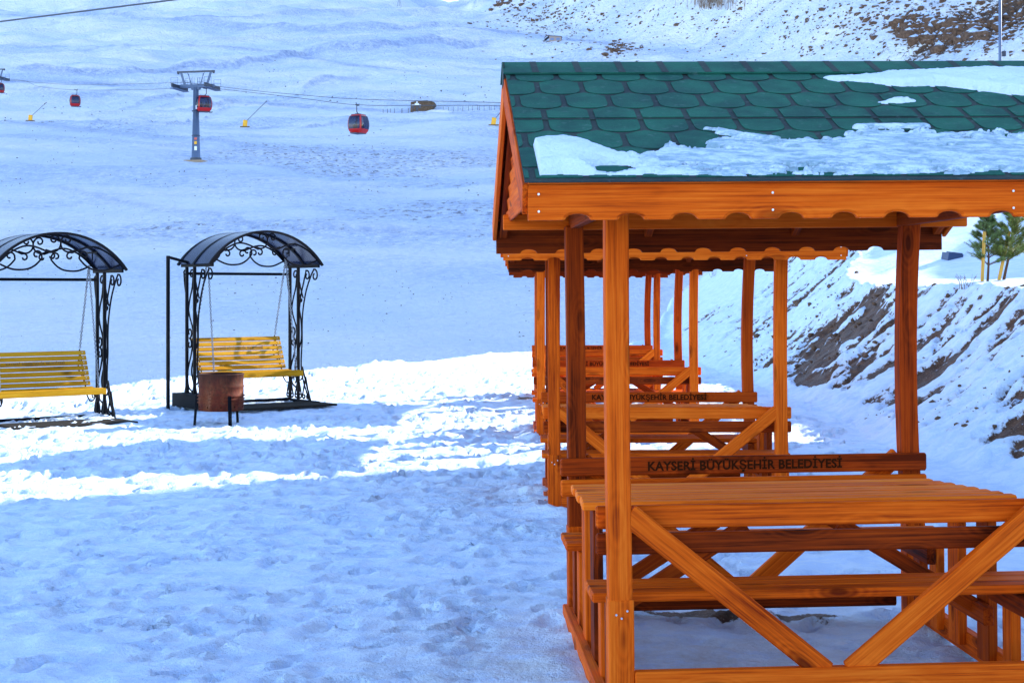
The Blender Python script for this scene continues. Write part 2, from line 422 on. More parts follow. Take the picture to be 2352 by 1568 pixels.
def cab_glass():
    m, nt, b = new_mat('tinted_cabin_glass'); n = N(nt); b.inputs['Base Color'].default_value = (.01, .015, .05, 1); b.inputs['Roughness'].default_value = .1
    tr = n.node('ShaderNodeBsdfTransparent'); tr.inputs[0].default_value = (.45, .5, .68, 1); mx = n.node('ShaderNodeMixShader'); mx.inputs[0].default_value = .6
    n.l(tr.outputs[0], mx.inputs[1]); n.l(b.outputs[0], mx.inputs[2]); n.l(mx.outputs[0], nt.nodes['Material Output'].inputs[0]); return m
M_cabglass = cab_glass()
M_ground = snow_ground_mat(); M_hill = hill_mat(); M_snow = plain_snow(); M_rock = rock_mat()
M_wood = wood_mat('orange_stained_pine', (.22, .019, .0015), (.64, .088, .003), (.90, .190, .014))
M_top = wood_mat('brightened_table_pine', (.60, .08, .005), (.95, .18, .010), (.98, .30, .03))  # lighter copy for the table top; light missing under the roof put into colour
M_woodd = wood_mat('dark_shade_pine', (.05, .006, .001), (.24, .028, .002), (.46, .068, .003))  # darker pine copy, under-roof and inner shade put into colour; also single dark boards
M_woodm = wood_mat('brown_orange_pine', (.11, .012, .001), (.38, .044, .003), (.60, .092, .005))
M_deep = wood_mat('shaded_fascia_pine', (.035, .006, .001), (.15, .019, .002), (.32, .05, .004))  # darkest copy, far fascia only: the shade under the eave is in its colour
M_ywood = wood_mat('yellow_stained_pine', (.28, .125, .006), (.50, .245, .012), (.66, .37, .03), .5)
M_stake = wood_mat('fresh_pine_stake', (.45, .22, .04), (.68, .38, .08), (.8, .5, .15), .6)
M_green = shingle_mat('green_mineral_felt', (.006, .080, .055), (.012, .150, .100))
M_dark = shingle_mat('black_mineral_felt', (.022, .040, .038), (.045, .062, .060))
M_iron = simple('black_wrought_iron', (.004, .005, .009), .6, 0, .2, 20, .08)
M_chain = simple('galvanised_chain', (.25, .28, .33), .4, .8, .2)
M_screw = simple('zinc_screw', (.6, .62, .68), .35, .8, .1)
M_letter = simple('burnt_lettering', (.045, .012, .004), .9, 0, .2, 8, .02)
M_letter2 = simple('routed_lettering', (.22, .10, .010), .8, 0, .2)
M_rust = rust_mat(); M_poly = poly_mat()
M_steel = simple('galvanised_steel', (.09, .14, .25), .55, .2, .15, 2)
M_dsteel = simple('dark_steel', (.05, .06, .09), .5, .3, .15, 2)
M_red = simple('red_paint', (.42, .008, .008), .3, 0, .1)
M_glass = simple('tinted_window', (.015, .022, .06), .12, 0, .1, 3)
M_wht = simple('white_board', (.75, .8, .9), .5, 0, .1)
M_yel = simple('yellow_padding', (.80, .40, .01), .5, 0, .12, 4)
M_stone = simple('stone_wall', (.13, .085, .055), .9, 0, .45, 2.2, .3, .35, .6, 6)
M_shed = simple('shed_wall', (.34, .27, .26), .8, 0, .2, 2)
M_panel = simple('grey_cladding', (.24, .25, .30), .5, .1, .12, 1.2)
M_bark = simple('pine_bark', (.13, .07, .045), .9, 0, .3, 25, .2, .4, .5)
M_needle = simple('pine_needles', (.17, .25, .08), .6, 0, .4, 9, .3, .5)
M_needle2 = simple('pine_needles_young', (.20, .25, .05), .6, 0, .3, 9, .3, .45)
M_mat = simple('weathered_dark_board', (.028, .024, .020), .9, 0, .3, 12, .08)
M_cloth = simple('dark_jacket', (.03, .03, .05), .9, 0, .2); M_twig = simple('dry_twigs', (.20, .12, .07), .9)
M_sticker = simple('red_sticker', (.6, .1, .08), .5); M_blue = simple('dark_blue_plastic', (.02, .05, .13), .4)

# ------------------------------------------------------------------ the snow plateau
def axis(a, b, f0, f1, fine, coarse_n):
    l = list(f0 - (f0 - a) * (np.linspace(1, 0, coarse_n, endpoint=False) ** 2))
    r = list(f1 + (b - f1) * (np.linspace(0, 1, coarse_n + 1)[1:] ** 2))
    return np.array(l + list(np.arange(f0, f1, fine)) + r)
BARE = [  # bare-earth patches of the bank: photo x, y, half sizes (upslope, along)
    (1925, 770, 1.1, 1.2, 1.0), (1880, 850, .8, .95, 1.0), (1985, 700, .8, .7, .9), (1950, 810, .6, .9, .7), (1735, 850, .5, .55, .7), (2110, 780, .55, .35, .5), (2150, 845, .55, .4, .65),
    (2230, 735, .8, .28, .6), (2185, 770, .4, .4, .5), (2320, 890, .5, .45, .6), (2290, 955, .3, .4, .5), (2120, 915, .35, .3, .5),
    (2250, 690, .9, .15, .5), (1790, 740, .8, .3, .45), (2030, 740, .3, .5, .35), (1650, 800, .6, .5, .4), (2070, 850, .4, .5, .35)]
def build_ground():
    xs = axis(-75, 75, -7.6, 9.4, .036, 60); ys = [-30, -20, -12, -6, -2, 0, 1.5, 2.6, 3.4]
    y = 4.0
    while y < 46: ys.append(y); y += max(.018, .0040 * y)
    while y < 63: ys.append(y); y += .45
    X, Y = np.meshgrid(xs, np.array(ys)); Z = height(X, Y)
    bk, t = bank(X, Y); flat = ss(.12, 0, t) * ss(1, -1, Y - edge_y(X)); near = ss(46, 30, Y)
    # trampled crust, footprints, crumbs
    rd = 1 - np.abs(fbm(X * 2.1, Y * 2.4, 4, 61)); tram = ss(-.35, .35, fbm(X * .35, Y * .45, 3, 67))
    rel = .022 * (rd - .75) * (.4 + .9 * tram) + .030 * fbm(X * 4.5, Y * 7.5, 4, 63, .6) * (.45 + tram)
    rel = rel + .014 * ss(.1, .5, fbm(X * 5, Y * 6, 2, 65)) - .012 * ss(.15, .5, fbm(X * 3.2, Y * 6.5, 3, 66)) + .014 * np.abs(fbm(X * 10, Y * 13, 2, 68)) * (.5 + tram)
    rel = rel * (1 + .9 * ss(11, 17, Y)) + ss(24, 34, Y) * .05 * fbm(X * .9, Y * 1.1, 3, 69)
    icy = np.clip(.9 * gauss(X, Y, .15, 6.9, .9, .8) + gauss(X, Y, 1.35, 7.05, .95, .9), 0, 1)
    Z = Z + .66 * rel * flat * near * (1 - .82 * icy)
    xa = np.array(xs); ya = np.array(ys); fl2 = flat * (1 - .85 * icy)
    for k in range(3600):
        cy = 4.5 + 27 * rng.random() ** .9; cx = rng.uniform(-.37 * cy - .5, min(.12 * cy + 2, 4.2))
        if rng.random() < .3: cx += rng.normal(0, 1)
        a = rng.uniform(.035, .065); l = rng.uniform(.06, .15); an = rng.normal(1.2, .8)
        i0, i1 = np.searchsorted(xa, [cx - .35, cx + .35]); j0, j1 = np.searchsorted(ya, [cy - .35, cy + .35])
        if i1 - i0 < 2 or j1 - j0 < 2: continue
        sx, sy = X[j0:j1, i0:i1], Y[j0:j1, i0:i1]
        c, s = math.cos(an), math.sin(an)
        r = np.sqrt((((sx - cx) * c + (sy - cy) * s) / l) ** 2 + ((-(sx - cx) * s + (sy - cy) * c) / a) ** 2)
        dep = rng.uniform(.016, .048) * (1.0 if cy < 14 else 1.5)
        Z[j0:j1, i0:i1] += fl2[j0:j1, i0:i1] * (-dep * ss(1.08, .82, r) + dep * .35 * np.exp(-((r - 1.35) / .22) ** 2))
    # ski / sledge tracks running left to right
    for k in range(26):
        y0 = rng.uniform(11, 24); sl = rng.uniform(.05, .45); d = (Y - y0 - sl * (X + 3) - .15 * np.sin(X * .7 + k)) / .05
        Z += flat * -.022 * np.exp(-d ** 2) * ss(-8, -6, X) * ss(2, 0, X - rng.uniform(-4, 0))
    # bank: snow lying in strips over raw earth, stripes run up the slope
    face = ss(.02, .12, t) * ss(1.25, .92, t) * ss(9, 11, Y) * ss(60, 40, Y)
    U = X - .25 * Y
    q = .55 * fbm(X * .55, Y * 1.5 - X * .35, 4, 81, .6) + .35 * fbm(X * 1.6, Y * 4.2 - X * 1.1, 3, 83, .6)
    bl = np.zeros_like(X)
    for (px, py, ru, rv, s) in BARE:
        h = hit(px, py); bl = bl + s * gauss(X, Y, h.x, h.y, ru, rv * 1.25, -.12)
    rg = fbm(X * 1.4, Y * 3.2 - X * .8, 4, 84, .65)
    bare = face * (q * 1.6 + .22 + np.minimum(bl, 1.0) * (.66 + 1.8 * rg)) * ss(.10, .2, t)
    Z = Z - .10 * face * ss(.25, .62, bare) + face * (.12 * fbm(X * 1.1 , Y * 2.6 - X, 4, 85, .6) + .035 * fbm(X * 6, Y * 7, 3, 87)) 
    Z = Z + .05 * ss(.05, -.15, np.abs(t - .12)) * fbm(X * 5, Y * 5, 3, 88)
    low = ss(-.02, .08, t) * ss(.45, .15, t)
    Z = Z + low * .035 * np.abs(fbm(X * 4, Y * 4, 3, 89)) + ss(1.0, 1.2, t) * .03 * fbm(X * 1.2, Y * 1.2, 3, 90)
    h1 = hit(1700, 1418); h2 = hit(1215, 918)
    bare = bare + 1.1 * gauss(X, Y, h1.x, h1.y - .05, .62, .09, .05) + .9 * gauss(X, Y, h2.x + .05, h2.y, .30, .45)
    bare = bare + .75 * gauss(X, Y, 2.35, 7.25, .10, .35)
    ice = .9 * gauss(X, Y, .15, 6.9, .9, .8) + .8 * gauss(X, Y, 1.35, 7.0, 1.0, 1.0)
    ice = np.clip(ice, 0, 1) * (t < .02)
    Z = Z + .02 * gauss(X, Y, 1.4, 8.0, .06, .06) * 4
    for (gx, gy) in ((1.314, 7.15), (1.262, 12.83), (1.262, 18.55), (1.32, 23.6)):
        spots = [(sx * .95, sy * 1.0, .03, .12) for sx in (-1, 1) for sy in (-1, 1)]
        for k in range(46):
            side = rng.integers(0, 4); q = rng.uniform(-1.05, 1.05); o_ = rng.uniform(.97, 1.12)
            spots.append(((q, -o_), (q, o_), (-o_, q), (o_, q))[side] + (rng.uniform(.008, .036) * (.7 if gy < 8 else 1), rng.uniform(.06, .18)))
        for (dx, dy, am, ra) in spots:
            i0, i1 = np.searchsorted(xa, [gx + dx - .6, gx + dx + .6]); j0, j1 = np.searchsorted(ya, [gy + dy - .6, gy + dy + .6])
            Z[j0:j1, i0:i1] += am * gauss(X[j0:j1, i0:i1], Y[j0:j1, i0:i1], gx + dx, gy + dy, ra, ra * .8)
    me = grid_mesh('snow_ground', X, Y, Z, attrs={'bare': bare, 'ice': ice})
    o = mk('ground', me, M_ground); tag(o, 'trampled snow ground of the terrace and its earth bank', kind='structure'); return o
build_ground()
TRACKS = [([(160, 27), (300, 42), (480, 55), (560, 68), (720, 70), (1000, 62), (1080, 62)], .9), ([(0, 166), (180, 170), (300, 168), (420, 158), (540, 157), (620, 140), (700, 128), (850, 112), (1000, 95), (1150, 92)], 1.0),
    ([(20, 200), (100, 207), (160, 222), (220, 222), (330, 208)], .7), ([(110, 280), (200, 258), (330, 235), (420, 225)], .9), ([(200, 288), (330, 266), (440, 250), (560, 236), (700, 200), (850, 165)], .8),
    ([(560, 300), (650, 265), (740, 240), (880, 262)], .8), ([(0, 315), (200, 318), (330, 300), (430, 285)], .8), ([(0, 100), (200, 118), (420, 100), (640, 90)], .4), ([(250, 352), (340, 325), (480, 322), (640, 340)], .6),
    ([(60, 420), (300, 470), (600, 520), (900, 530), (1180, 545)], .5), ([(1150, 45), (1000, 30), (820, 28), (600, 34)], .6)]
def build_hills():
    ys = np.geomspace(61.4, 1150, 800); us = np.linspace(-.50, .66, 520)
    U, Y = np.meshgrid(us, ys); X = U * (Y + 60); Z = height(X, Y)
    s = X - foot_x(Y); n = fbm(X / 40, Y / 30, 4, 93)
    rock = ss(5, 45, s + 25 * n) * ss(260, 330, Y) * (.55 + .35 * fbm(X / 30, Y / 45, 3, 95))
    q = height(X + 0.0, Y * 1.01) - Z
    cl = hit(2180, 75)
    rock = rock * (1 - .35 * gauss(X, Y, hit(1500, 110).x + 30, hit(1500, 110).y, 60, 60)) + .75 * gauss(X, Y, cl.x, cl.y, 26, 16) + .6 * gauss(X, Y, cl.x + 22, cl.y, 14, 14)
    tufts = ss(-.1, .4, fbm(X / 30, Y / 22, 3, 43)) * ss(90, 130, Y) * ss(500, 250, Y)
    fr = terrace(np.interp(Y, PY, PZ) + 0 * X, X, Y)
    fr = terrace(Z, X, Y); sc = np.exp(-((fr - .93) / .045) ** 2) * ss(180, 300, Y) * ss(-.25, .2, fbm(X / 50, Y / 60, 3, 97))
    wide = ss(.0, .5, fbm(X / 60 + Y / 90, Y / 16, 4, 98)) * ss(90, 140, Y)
    for pts, amp in TRACKS:
        h = [hit(*p) for p in pts]; tx = np.array([q.x for q in h]); ty = np.array([q.y for q in h]); o_ = np.argsort(tx); tx = tx[o_]; ty = ty[o_]
        Yt = np.interp(X, tx, ty) + 1.2 * fbm(X / 14, X * 0, 2, 99); ins = ss(tx[0] - 4, tx[0] + 12, X) * ss(tx[-1] + 4, tx[-1] - 12, X); dY = Y - Yt; w = Yt * .0048
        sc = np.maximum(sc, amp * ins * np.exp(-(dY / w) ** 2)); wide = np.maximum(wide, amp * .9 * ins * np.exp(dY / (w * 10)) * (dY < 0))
        Z = Z + ins * amp * Yt * .0042 * (ss(-w, w, dY) * np.exp(-np.maximum(dY, 0) / (w * 6)))
    me = grid_mesh('hills', X, Y, Z, attrs={'rock': rock, 'tufts': tufts, 'scarp': sc, 'wide': wide})
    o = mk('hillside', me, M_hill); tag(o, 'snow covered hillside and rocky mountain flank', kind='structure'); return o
build_hills()
def build_shade_ridge():  # unseen ridge added to block the sun from the far slope
    a = np.linspace(470, 1100, 60); c = np.concatenate([np.linspace(30, 60, 30), np.linspace(64, 2300, 220)]); A, C = np.meshgrid(a, c)
    X = .848 * A - .53 * C; Y = .53 * A + .848 * C
    Z = (470 + 1.1 * np.maximum(C - 250, 0)) * ss(37, 50, C) * ss(470, 760, A) * (1 + .12 * fbm(A / 120, C / 120, 4, 77)) - 6
    X = X + ss(300, 700, C) * (C - 300) * .9
    o = mk('shade_ridge', grid_mesh('ridge', X, Y, Z), M_hill); tag(o, 'added steep ridge outside the picture, shaped to keep the far slope in shade', kind='structure')
build_shade_ridge()

# ------------------------------------------------------------------ rocks (nobody could count them)
def ico():
    bm = bmesh.new(); bmesh.ops.create_icosphere(bm, subdivisions=2, radius=1); V = np.array([v.co[:] for v in bm.verts]); F = [[v.index for v in f.verts] for f in bm.faces]; bm.free()
    bm = bmesh.new(); bmesh.ops.create_icosphere(bm, subdivisions=1, radius=1); V1 = np.array([v.co[:] for v in bm.verts]); F1 = [[v.index for v in f.verts] for f in bm.faces]; bm.free()
    return (V, np.array(F)), (V1, np.array(F1))
ICO2, ICO1 = ico()
def rocks_object(name, items, mat, label, base=ICO1):
    V0, F0 = base; n = len(V0); Vs = []; Fs = []
    for i, (x, y, z, r) in enumerate(items):
        sc = r * rng.uniform(.6, 1.3, 3) * np.array([1, .9, .75]); v = V0 * sc * (1 + .28 * rng.standard_normal((n, 1)))
        a = rng.uniform(0, 6.3); c, s = math.cos(a), math.sin(a)
        v = np.stack([v[:, 0] * c - v[:, 1] * s, v[:, 0] * s + v[:, 1] * c, v[:, 2]], -1) + np.array([x, y, z]); Vs.append(v); Fs.append(F0 + i * n)
    V = np.concatenate(Vs); F = np.concatenate(Fs)
    me = bpy.data.meshes.new(name); me.vertices.add(len(V)); me.vertices.foreach_set('co', V.astype(np.float32).ravel())
    me.loops.add(F.size); me.loops.foreach_set('vertex_index', F.astype(np.int32).ravel()); me.polygons.add(len(F))
    me.polygons.foreach_set('loop_start', np.arange(0, F.size, 3, dtype=np.int32)); me.polygons.foreach_set('loop_total', np.full(len(F), 3, dtype=np.int32))
    me.update(calc_edges=True); o = mk(name, me, mat); tag(o, label, kind='stuff'); return o
_DD = np.geomspace(66, 1100, 260)
def hits(xs, ys):
    "vectorised ground points on the far slopes"
    D = _DD[None, :]; X = (xs[:, None] - 1176) * D / 3400; Z = CAMZ - (ys[:, None] - 667) * D / 3400
    b = height(X, D + 0 * X) >= Z; i = np.maximum(np.argmax(b, 1), 1); ok = b.any(1)
    t = np.linspace(0, 1, 7)[None, :]; D = _DD[i - 1][:, None] * (1 - t) + _DD[i][:, None] * t
    X = (xs[:, None] - 1176) * D / 3400; Z = CAMZ - (ys[:, None] - 667) * D / 3400; b = height(X, D) >= Z
    j = np.where(b.any(1), np.argmax(b, 1), 6); k = np.arange(len(xs))
    return [(float(a), float(d), float(z)) if o else (0, 2000, 0) for a, d, z, o in zip(X[k, j], D[k, j], Z[k, j], ok)]
def scatter(specs):
    xs, ys, rs = [], [], []
    for (px, py, rx, ry, n, smin, smax) in specs:
        xs.append(px + rng.normal(0, rx, n)); ys.append(py + rng.normal(0, ry, n)); rs.append(smin + (smax - smin) * rng.random(n) ** 2.5)
    rs = np.concatenate(rs)
    return [(x, y, z - r * .15, r) for (x, y, z), r in zip(hits(np.concatenate(xs), np.concatenate(ys)), rs) if y < 1000]
rocks_object('mountain_rocks', scatter([
    (2120, 62, 42, 12, 170, 1.0, 3.6), (2230, 78, 42, 14, 170, .9, 3.2), (2150, 88, 28, 6, 80, .8, 2.4), (2080, 60, 22, 8, 50, 1, 2.6), (2310, 40, 40, 25, 90, .6, 2.2),
    (1120, 8, 40, 6, 150, .8, 2.6), (1230, 35, 60, 16, 220, .4, 1.6), (1330, 75, 60, 20, 180, .3, 1.3), (1430, 112, 28, 9, 90, .6, 1.9), (1500, 30, 80, 30, 100, .3, 1.3),
    (1650, 25, 150, 35, 160, .3, 1.1), (1900, 60, 160, 40, 150, .3, 1.1), (2040, 20, 90, 18, 90, .4, 1.8), (1860, 120, 12, 8, 16, .5, 1.4), (1960, 90, 30, 30, 40, .4, 1.2), (1250, 35, 90, 28, 900, .25, .95), (1750, 55, 270, 45, 1500, .2, .8), (2150, 60, 110, 40, 1000, .25, 1.2)]),
    M_rock, 'brown rocks and crags scattered over the snowy mountain flank')
def small_stones():
    n = 3400; px = rng.uniform(-20, 1300, n); py = rng.uniform(290, 800, n)
    k = vnoise(px / 140, py / 60, 5) + .35 * rng.standard_normal(n) > .22
    it = [(x, y, z, rng.uniform(.025, .08) * y / 130 * (1 if rng.random() < .93 else 1.8)) for x, y, z in hits(px[k], py[k]) if 70 < y < 1000]
    n = 900; px = rng.uniform(-20, 1200, n); py = rng.uniform(20, 290, n); k = vnoise(px / 200, py / 25, 8) > .15
    return it + [(x, y, z, rng.uniform(.1, .35)) for x, y, z in hits(px[k], py[k]) if y < 1000]
rocks_object('hill_stones', small_stones(), simple('stone_in_snow', (.10, .10, .13), .9), 'small dark stones and tufts poking through the hillside snow', (ICO1[0], ICO1[1]))
def bank_stones():
    it = []
    n = 1500; Y = rng.uniform(11, 36, n); X = 4.6 + 2.9 * rng.random(n); Z = height(X, Y); k = fbm(X * .8, Y * 1.6 - X * .6, 3, 181) > .02
    for x, y, z in zip(X[k], Y[k], Z[k]): it.append((x, y, z - .015, (.008 + .038 * rng.random() ** 4) * (y / 18)))
    return it
rocks_object('bank_clods', bank_stones(), simple('clod_brown', (.13, .075, .045), .95, 0, .4), 'brown clods and stones on the earth bank')

# ------------------------------------------------------------------ picnic gazebo
def text_mesh(txt, size, extrude=.0015, offset=.0):
    c = bpy.data.curves.new('lettering', 'FONT'); c.body = txt; c.size = size; c.extrude = extrude; c.align_x = 'CENTER'; c.align_y = 'CENTER'; c.offset = offset
    c.space_character = 1.04; c.resolution_u = 3; c.bevel_depth = .0007; c.bevel_resolution = 0
    o = bpy.data.objects.new('tmp', c); COL.objects.link(o); dg = bpy.context.evaluated_depsgraph_get(); dg.update()
    me = bpy.data.meshes.new_from_object(o.evaluated_get(dg)); bpy.data.objects.remove(o); return me
TEXT = 'KAYSERİ BÜYÜKŞEHİR BELEDİYESİ'
tm = text_mesh(TEXT, .072, .0010, .0014)
_w = max(v.co.x for v in tm.vertices) - min(v.co.x for v in tm.vertices)
def text_part(name, parent, width, M, mat, zs=1.0):
    me = tm.copy(); me.materials.clear(); s = width / _w
    for v in me.vertices: v.co.x *= s; v.co.y *= s * zs
    return mk(name, me, mat, parent, M)
def fascia_me(L, H, T, pitch=.204, cw=.047, ch=.024):
    def outline(grow):
        P = [(-L / 2, H), (-L / 2, 0)]; n = int(L / pitch); x0 = -(n - 1) * pitch / 2
        for i in range(n):
            c = x0 + i * pitch; w = cw + grow; h = ch + grow * .8
            P.append((c - w - .006, 0))
            for k in range(9):
                a = math.pi * (1 - k / 8); P.append((c + w * math.cos(a), h * (math.sin(a) ** .8) if 0 < k < 8 else .004))
            P.append((c + w + .006, 0))
        P += [(L / 2, 0), (L / 2, H)]; return P
    A = outline(.012); Bk = outline(0); n = len(A); V = []; 
    for (x, z) in A: V.append((x, -T / 2, z))
    for (x, z) in Bk: V.append((x, -T / 2 + .007, z))
    for (x, z) in Bk: V.append((x, T / 2, z))
    F = []
    for r in (0, 1):
        for i in range(n): j = (i + 1) % n; F.append((r * n + i, r * n + j, (r + 1) * n + j, (r + 1) * n + i))
    # faces front/back as strips so the outline stays clean
    top = H
    def cap(off, flip):
        y = V[off][1]; base = len(V)
        for i in range(1, n - 1): V.append((V[off + i][0], y, top))
        for i in range(1, n - 2):
            f = (off + i, off + i + 1, base + i, base + i - 1); F.append(f if not flip else tuple(reversed(f)))
    cap(0, False); cap(2 * n, True)
    bm = bmesh.new(); me0 = mesh('f', V, F); bm.from_mesh(me0); bmesh.ops.remove_doubles(bm, verts=bm.verts, dist=1e-5); bmesh.ops.dissolve_degenerate(bm, edges=bm.edges, dist=1e-5)
    bmesh.ops.recalc_face_normals(bm, faces=bm.faces); me = bpy.data.meshes.new('scalloped_fascia'); bm.to_mesh(me); bm.free(); return me
def tab_me(w=.088, peak=.128, side=.074, low=-.044, deep=.072, T=.0025, clip=None):
    P = [(0, peak), (-w * .5, peak - .020), (-w, side)]
    for k in range(9):
        a = math.pi * (1 + k / 8); P.append((w * math.copysign(abs(math.cos(a)) ** .8, math.cos(a)), low - deep * abs(math.sin(a)) ** .8))
    P += [(w, side), (w * .5, peak - .020)]
    if clip:
        for ax, lim, sg in ((0, clip[0], 1), (0, clip[1], -1), (1, clip[2], 1), (1, clip[3], -1)):
            out = []
            for i in range(len(P)):
                p, q = P[i - 1], P[i]; ip, iq = (p[ax] - lim) * sg >= 0, (q[ax] - lim) * sg >= 0
                if ip != iq:
                    t = (lim - p[ax]) / (q[ax] - p[ax]); out.append((p[0] + (q[0] - p[0]) * t, p[1] + (q[1] - p[1]) * t))
                if iq: out.append(q)
            P = out
            if len(P) < 3: return None
        if max(p[0] for p in P) - min(p[0] for p in P) < .012 or max(p[1] for p in P) - min(p[1] for p in P) < .012: return None
    n = len(P); V = [(x, y, T) for x, y in P] + [(x, y, 0) for x, y in P]
    return mesh('shingle', V, [tuple(range(n))] + [((i + 1) % n, i, n + i, n + (i + 1) % n) for i in range(n)])
TAB = tab_me()
RL, EY, EZ, RZ = 2.62, 1.53, 2.186, 2.834        # roof length, eave distance, eave height, ridge height
SLOPE = math.atan2(RZ - EZ, EY); SL = math.hypot(RZ - EZ, EY)
def roof_frame(side):
    y = Vector((0, -side * math.cos(SLOPE), math.sin(SLOPE))) * -1 if False else Vector((0, -side * math.cos(SLOPE), math.sin(SLOPE)))
    x = Vector((-side, 0, 0)); z = x.cross(y)
    M = Matrix((x, y, z)).transposed().to_4x4(); M.translation = (0, side * EY, EZ); return M
def make_gazebo():
    g = empty('picnic_gazebo')
    for sx in (-1, 1):
        for sy in (-1, 1):
            x, y = sx * .91, sy * .95
            if (sx, sy) == (1, 1): x = .945
            bd = {(-1, -1): .004, (-1, 1): -.004, (1, -1): .010, (1, 1): .030}[(sx, sy)]
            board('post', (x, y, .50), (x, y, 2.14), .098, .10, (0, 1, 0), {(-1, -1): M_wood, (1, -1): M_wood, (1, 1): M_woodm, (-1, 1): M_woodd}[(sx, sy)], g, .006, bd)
            board('post_foot', (x, y - sy * .002, -.12), (x, y - sy * .002, .515), .106, .112, (0, 1, 0), M_wood, g, .006)
            # screws on the foot splice
            for (dx, dz) in ((-.022, .455), (.024, .47), (.0, .44)):
                mk('screw', SCREW, M_screw, g, Matrix.Translation((x + dx, y + sy * .0575, dz)))
    for sy in (-1, 1):
        yy = sy * .882
        up = board('backrest_board', (-1.0, yy, .838), (1.0, yy, .838), .096, .034, (0, 1, 0), M_wood if sy < 0 else M_woodm, g, .008)
        board('backrest_board', (-1.0, yy, .726), (1.0, yy, .726), .090, .034, (0, 1, 0), M_woodd if sy < 0 else M_wood, g, .008)
        # lettering faces the sitters
        x = Vector((1 if sy > 0 else -1, 0, 0)); M = Matrix((x, Vector((0, 0, 1)), x.cross(Vector((0, 0, 1))))).transposed().to_4x4()
        Mi = up.matrix_basis.inverted() @ (Matrix.Translation((0.0, yy - sy * .0185, .836)) @ M)
        text_part('lettering', up, 1.06, Mi, M_letter, 1.04)
        for i, c in enumerate((.46, .575, .69)):
            board('seat_slat', (-1.01, sy * (c + .06), .478 + .002 * i), (1.01, sy * (c + .06), .478 + .002 * i), .104, .040, (0, 0, 1), M_wood, g, .007)
        for sx in (-1, 1):
            board('brace', (sx * .875, sy * .975, .865), (sx * .052, sy * .975, .173 - .018 * sy), .095, .045, (0, 1, 0), M_wood, g, .006)
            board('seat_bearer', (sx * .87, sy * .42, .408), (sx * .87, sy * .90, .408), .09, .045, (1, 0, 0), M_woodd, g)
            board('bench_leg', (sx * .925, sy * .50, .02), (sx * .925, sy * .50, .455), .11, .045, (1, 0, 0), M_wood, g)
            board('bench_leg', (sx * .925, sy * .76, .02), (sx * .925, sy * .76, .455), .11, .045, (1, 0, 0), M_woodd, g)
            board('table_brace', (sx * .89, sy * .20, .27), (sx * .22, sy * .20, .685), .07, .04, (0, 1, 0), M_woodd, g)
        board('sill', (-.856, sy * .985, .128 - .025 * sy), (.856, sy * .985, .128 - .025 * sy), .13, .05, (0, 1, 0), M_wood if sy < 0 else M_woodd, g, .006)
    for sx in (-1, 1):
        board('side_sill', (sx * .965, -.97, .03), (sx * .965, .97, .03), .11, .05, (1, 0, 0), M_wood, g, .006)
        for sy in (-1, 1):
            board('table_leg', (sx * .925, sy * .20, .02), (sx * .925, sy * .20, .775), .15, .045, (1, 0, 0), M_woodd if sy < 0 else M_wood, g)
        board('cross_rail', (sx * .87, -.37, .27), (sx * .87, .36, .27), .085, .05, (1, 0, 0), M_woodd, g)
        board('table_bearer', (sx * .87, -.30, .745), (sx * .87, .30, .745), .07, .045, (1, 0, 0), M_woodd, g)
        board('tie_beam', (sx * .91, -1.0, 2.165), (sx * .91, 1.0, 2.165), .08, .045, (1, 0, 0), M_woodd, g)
    n = 8
    for i in range(n):
        y = -.325 + .65 * (i + .5) / n; xr = 1.03 - .20 * i / (n - 1)
        board('table_slat', (-1.0 + .004 * (i % 3), y, .800), (xr, y, .800 + .0015 * (i % 2)), .0695, .038, (0, 0, 1), M_top, g, .006)
    # roof carpentry
    for sy in (-1, 1):
        board('wall_plate', (-1.29, sy * 1.03, 2.165), (1.29, sy * 1.03, 2.165), .085, .045, (0, 1, 0), M_wood, g)
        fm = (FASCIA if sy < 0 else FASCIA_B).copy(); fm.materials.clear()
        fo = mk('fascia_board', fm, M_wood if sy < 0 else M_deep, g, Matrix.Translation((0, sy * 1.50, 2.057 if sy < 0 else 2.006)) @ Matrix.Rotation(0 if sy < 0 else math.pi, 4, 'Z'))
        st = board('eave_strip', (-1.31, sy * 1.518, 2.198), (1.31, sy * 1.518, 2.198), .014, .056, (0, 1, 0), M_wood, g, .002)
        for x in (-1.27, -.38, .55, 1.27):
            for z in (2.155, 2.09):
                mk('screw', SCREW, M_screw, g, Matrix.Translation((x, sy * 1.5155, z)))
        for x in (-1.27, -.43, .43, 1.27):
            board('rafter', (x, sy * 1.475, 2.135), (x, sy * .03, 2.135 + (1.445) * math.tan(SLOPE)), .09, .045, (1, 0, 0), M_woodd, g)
        for sx in (-1, 1):
            board('bargeboard', (sx * 1.32, sy * 1.50, 2.135), (sx * 1.32, sy * .0, 2.135 + 1.50 * math.tan(SLOPE)), .12, .022, (1, 0, 0), M_wood, g, .003)
    board('ridge_beam', (-1.29, 0, 2.72), (1.29, 0, 2.72), .10, .05, (0, 1, 0), M_woodd, g)
    for sx in (-1, 1):
        z = 2.20; k = 0
        while z < 2.70:
            h = (2.775 - z) / math.tan(SLOPE) - .05
            if h > .06: board('gable_board', (sx * 1.255, -h, z), (sx * 1.255, h, z), .058, .016, (1, -.0, .25), M_wood, g, .003)
            z += .062; k += 1
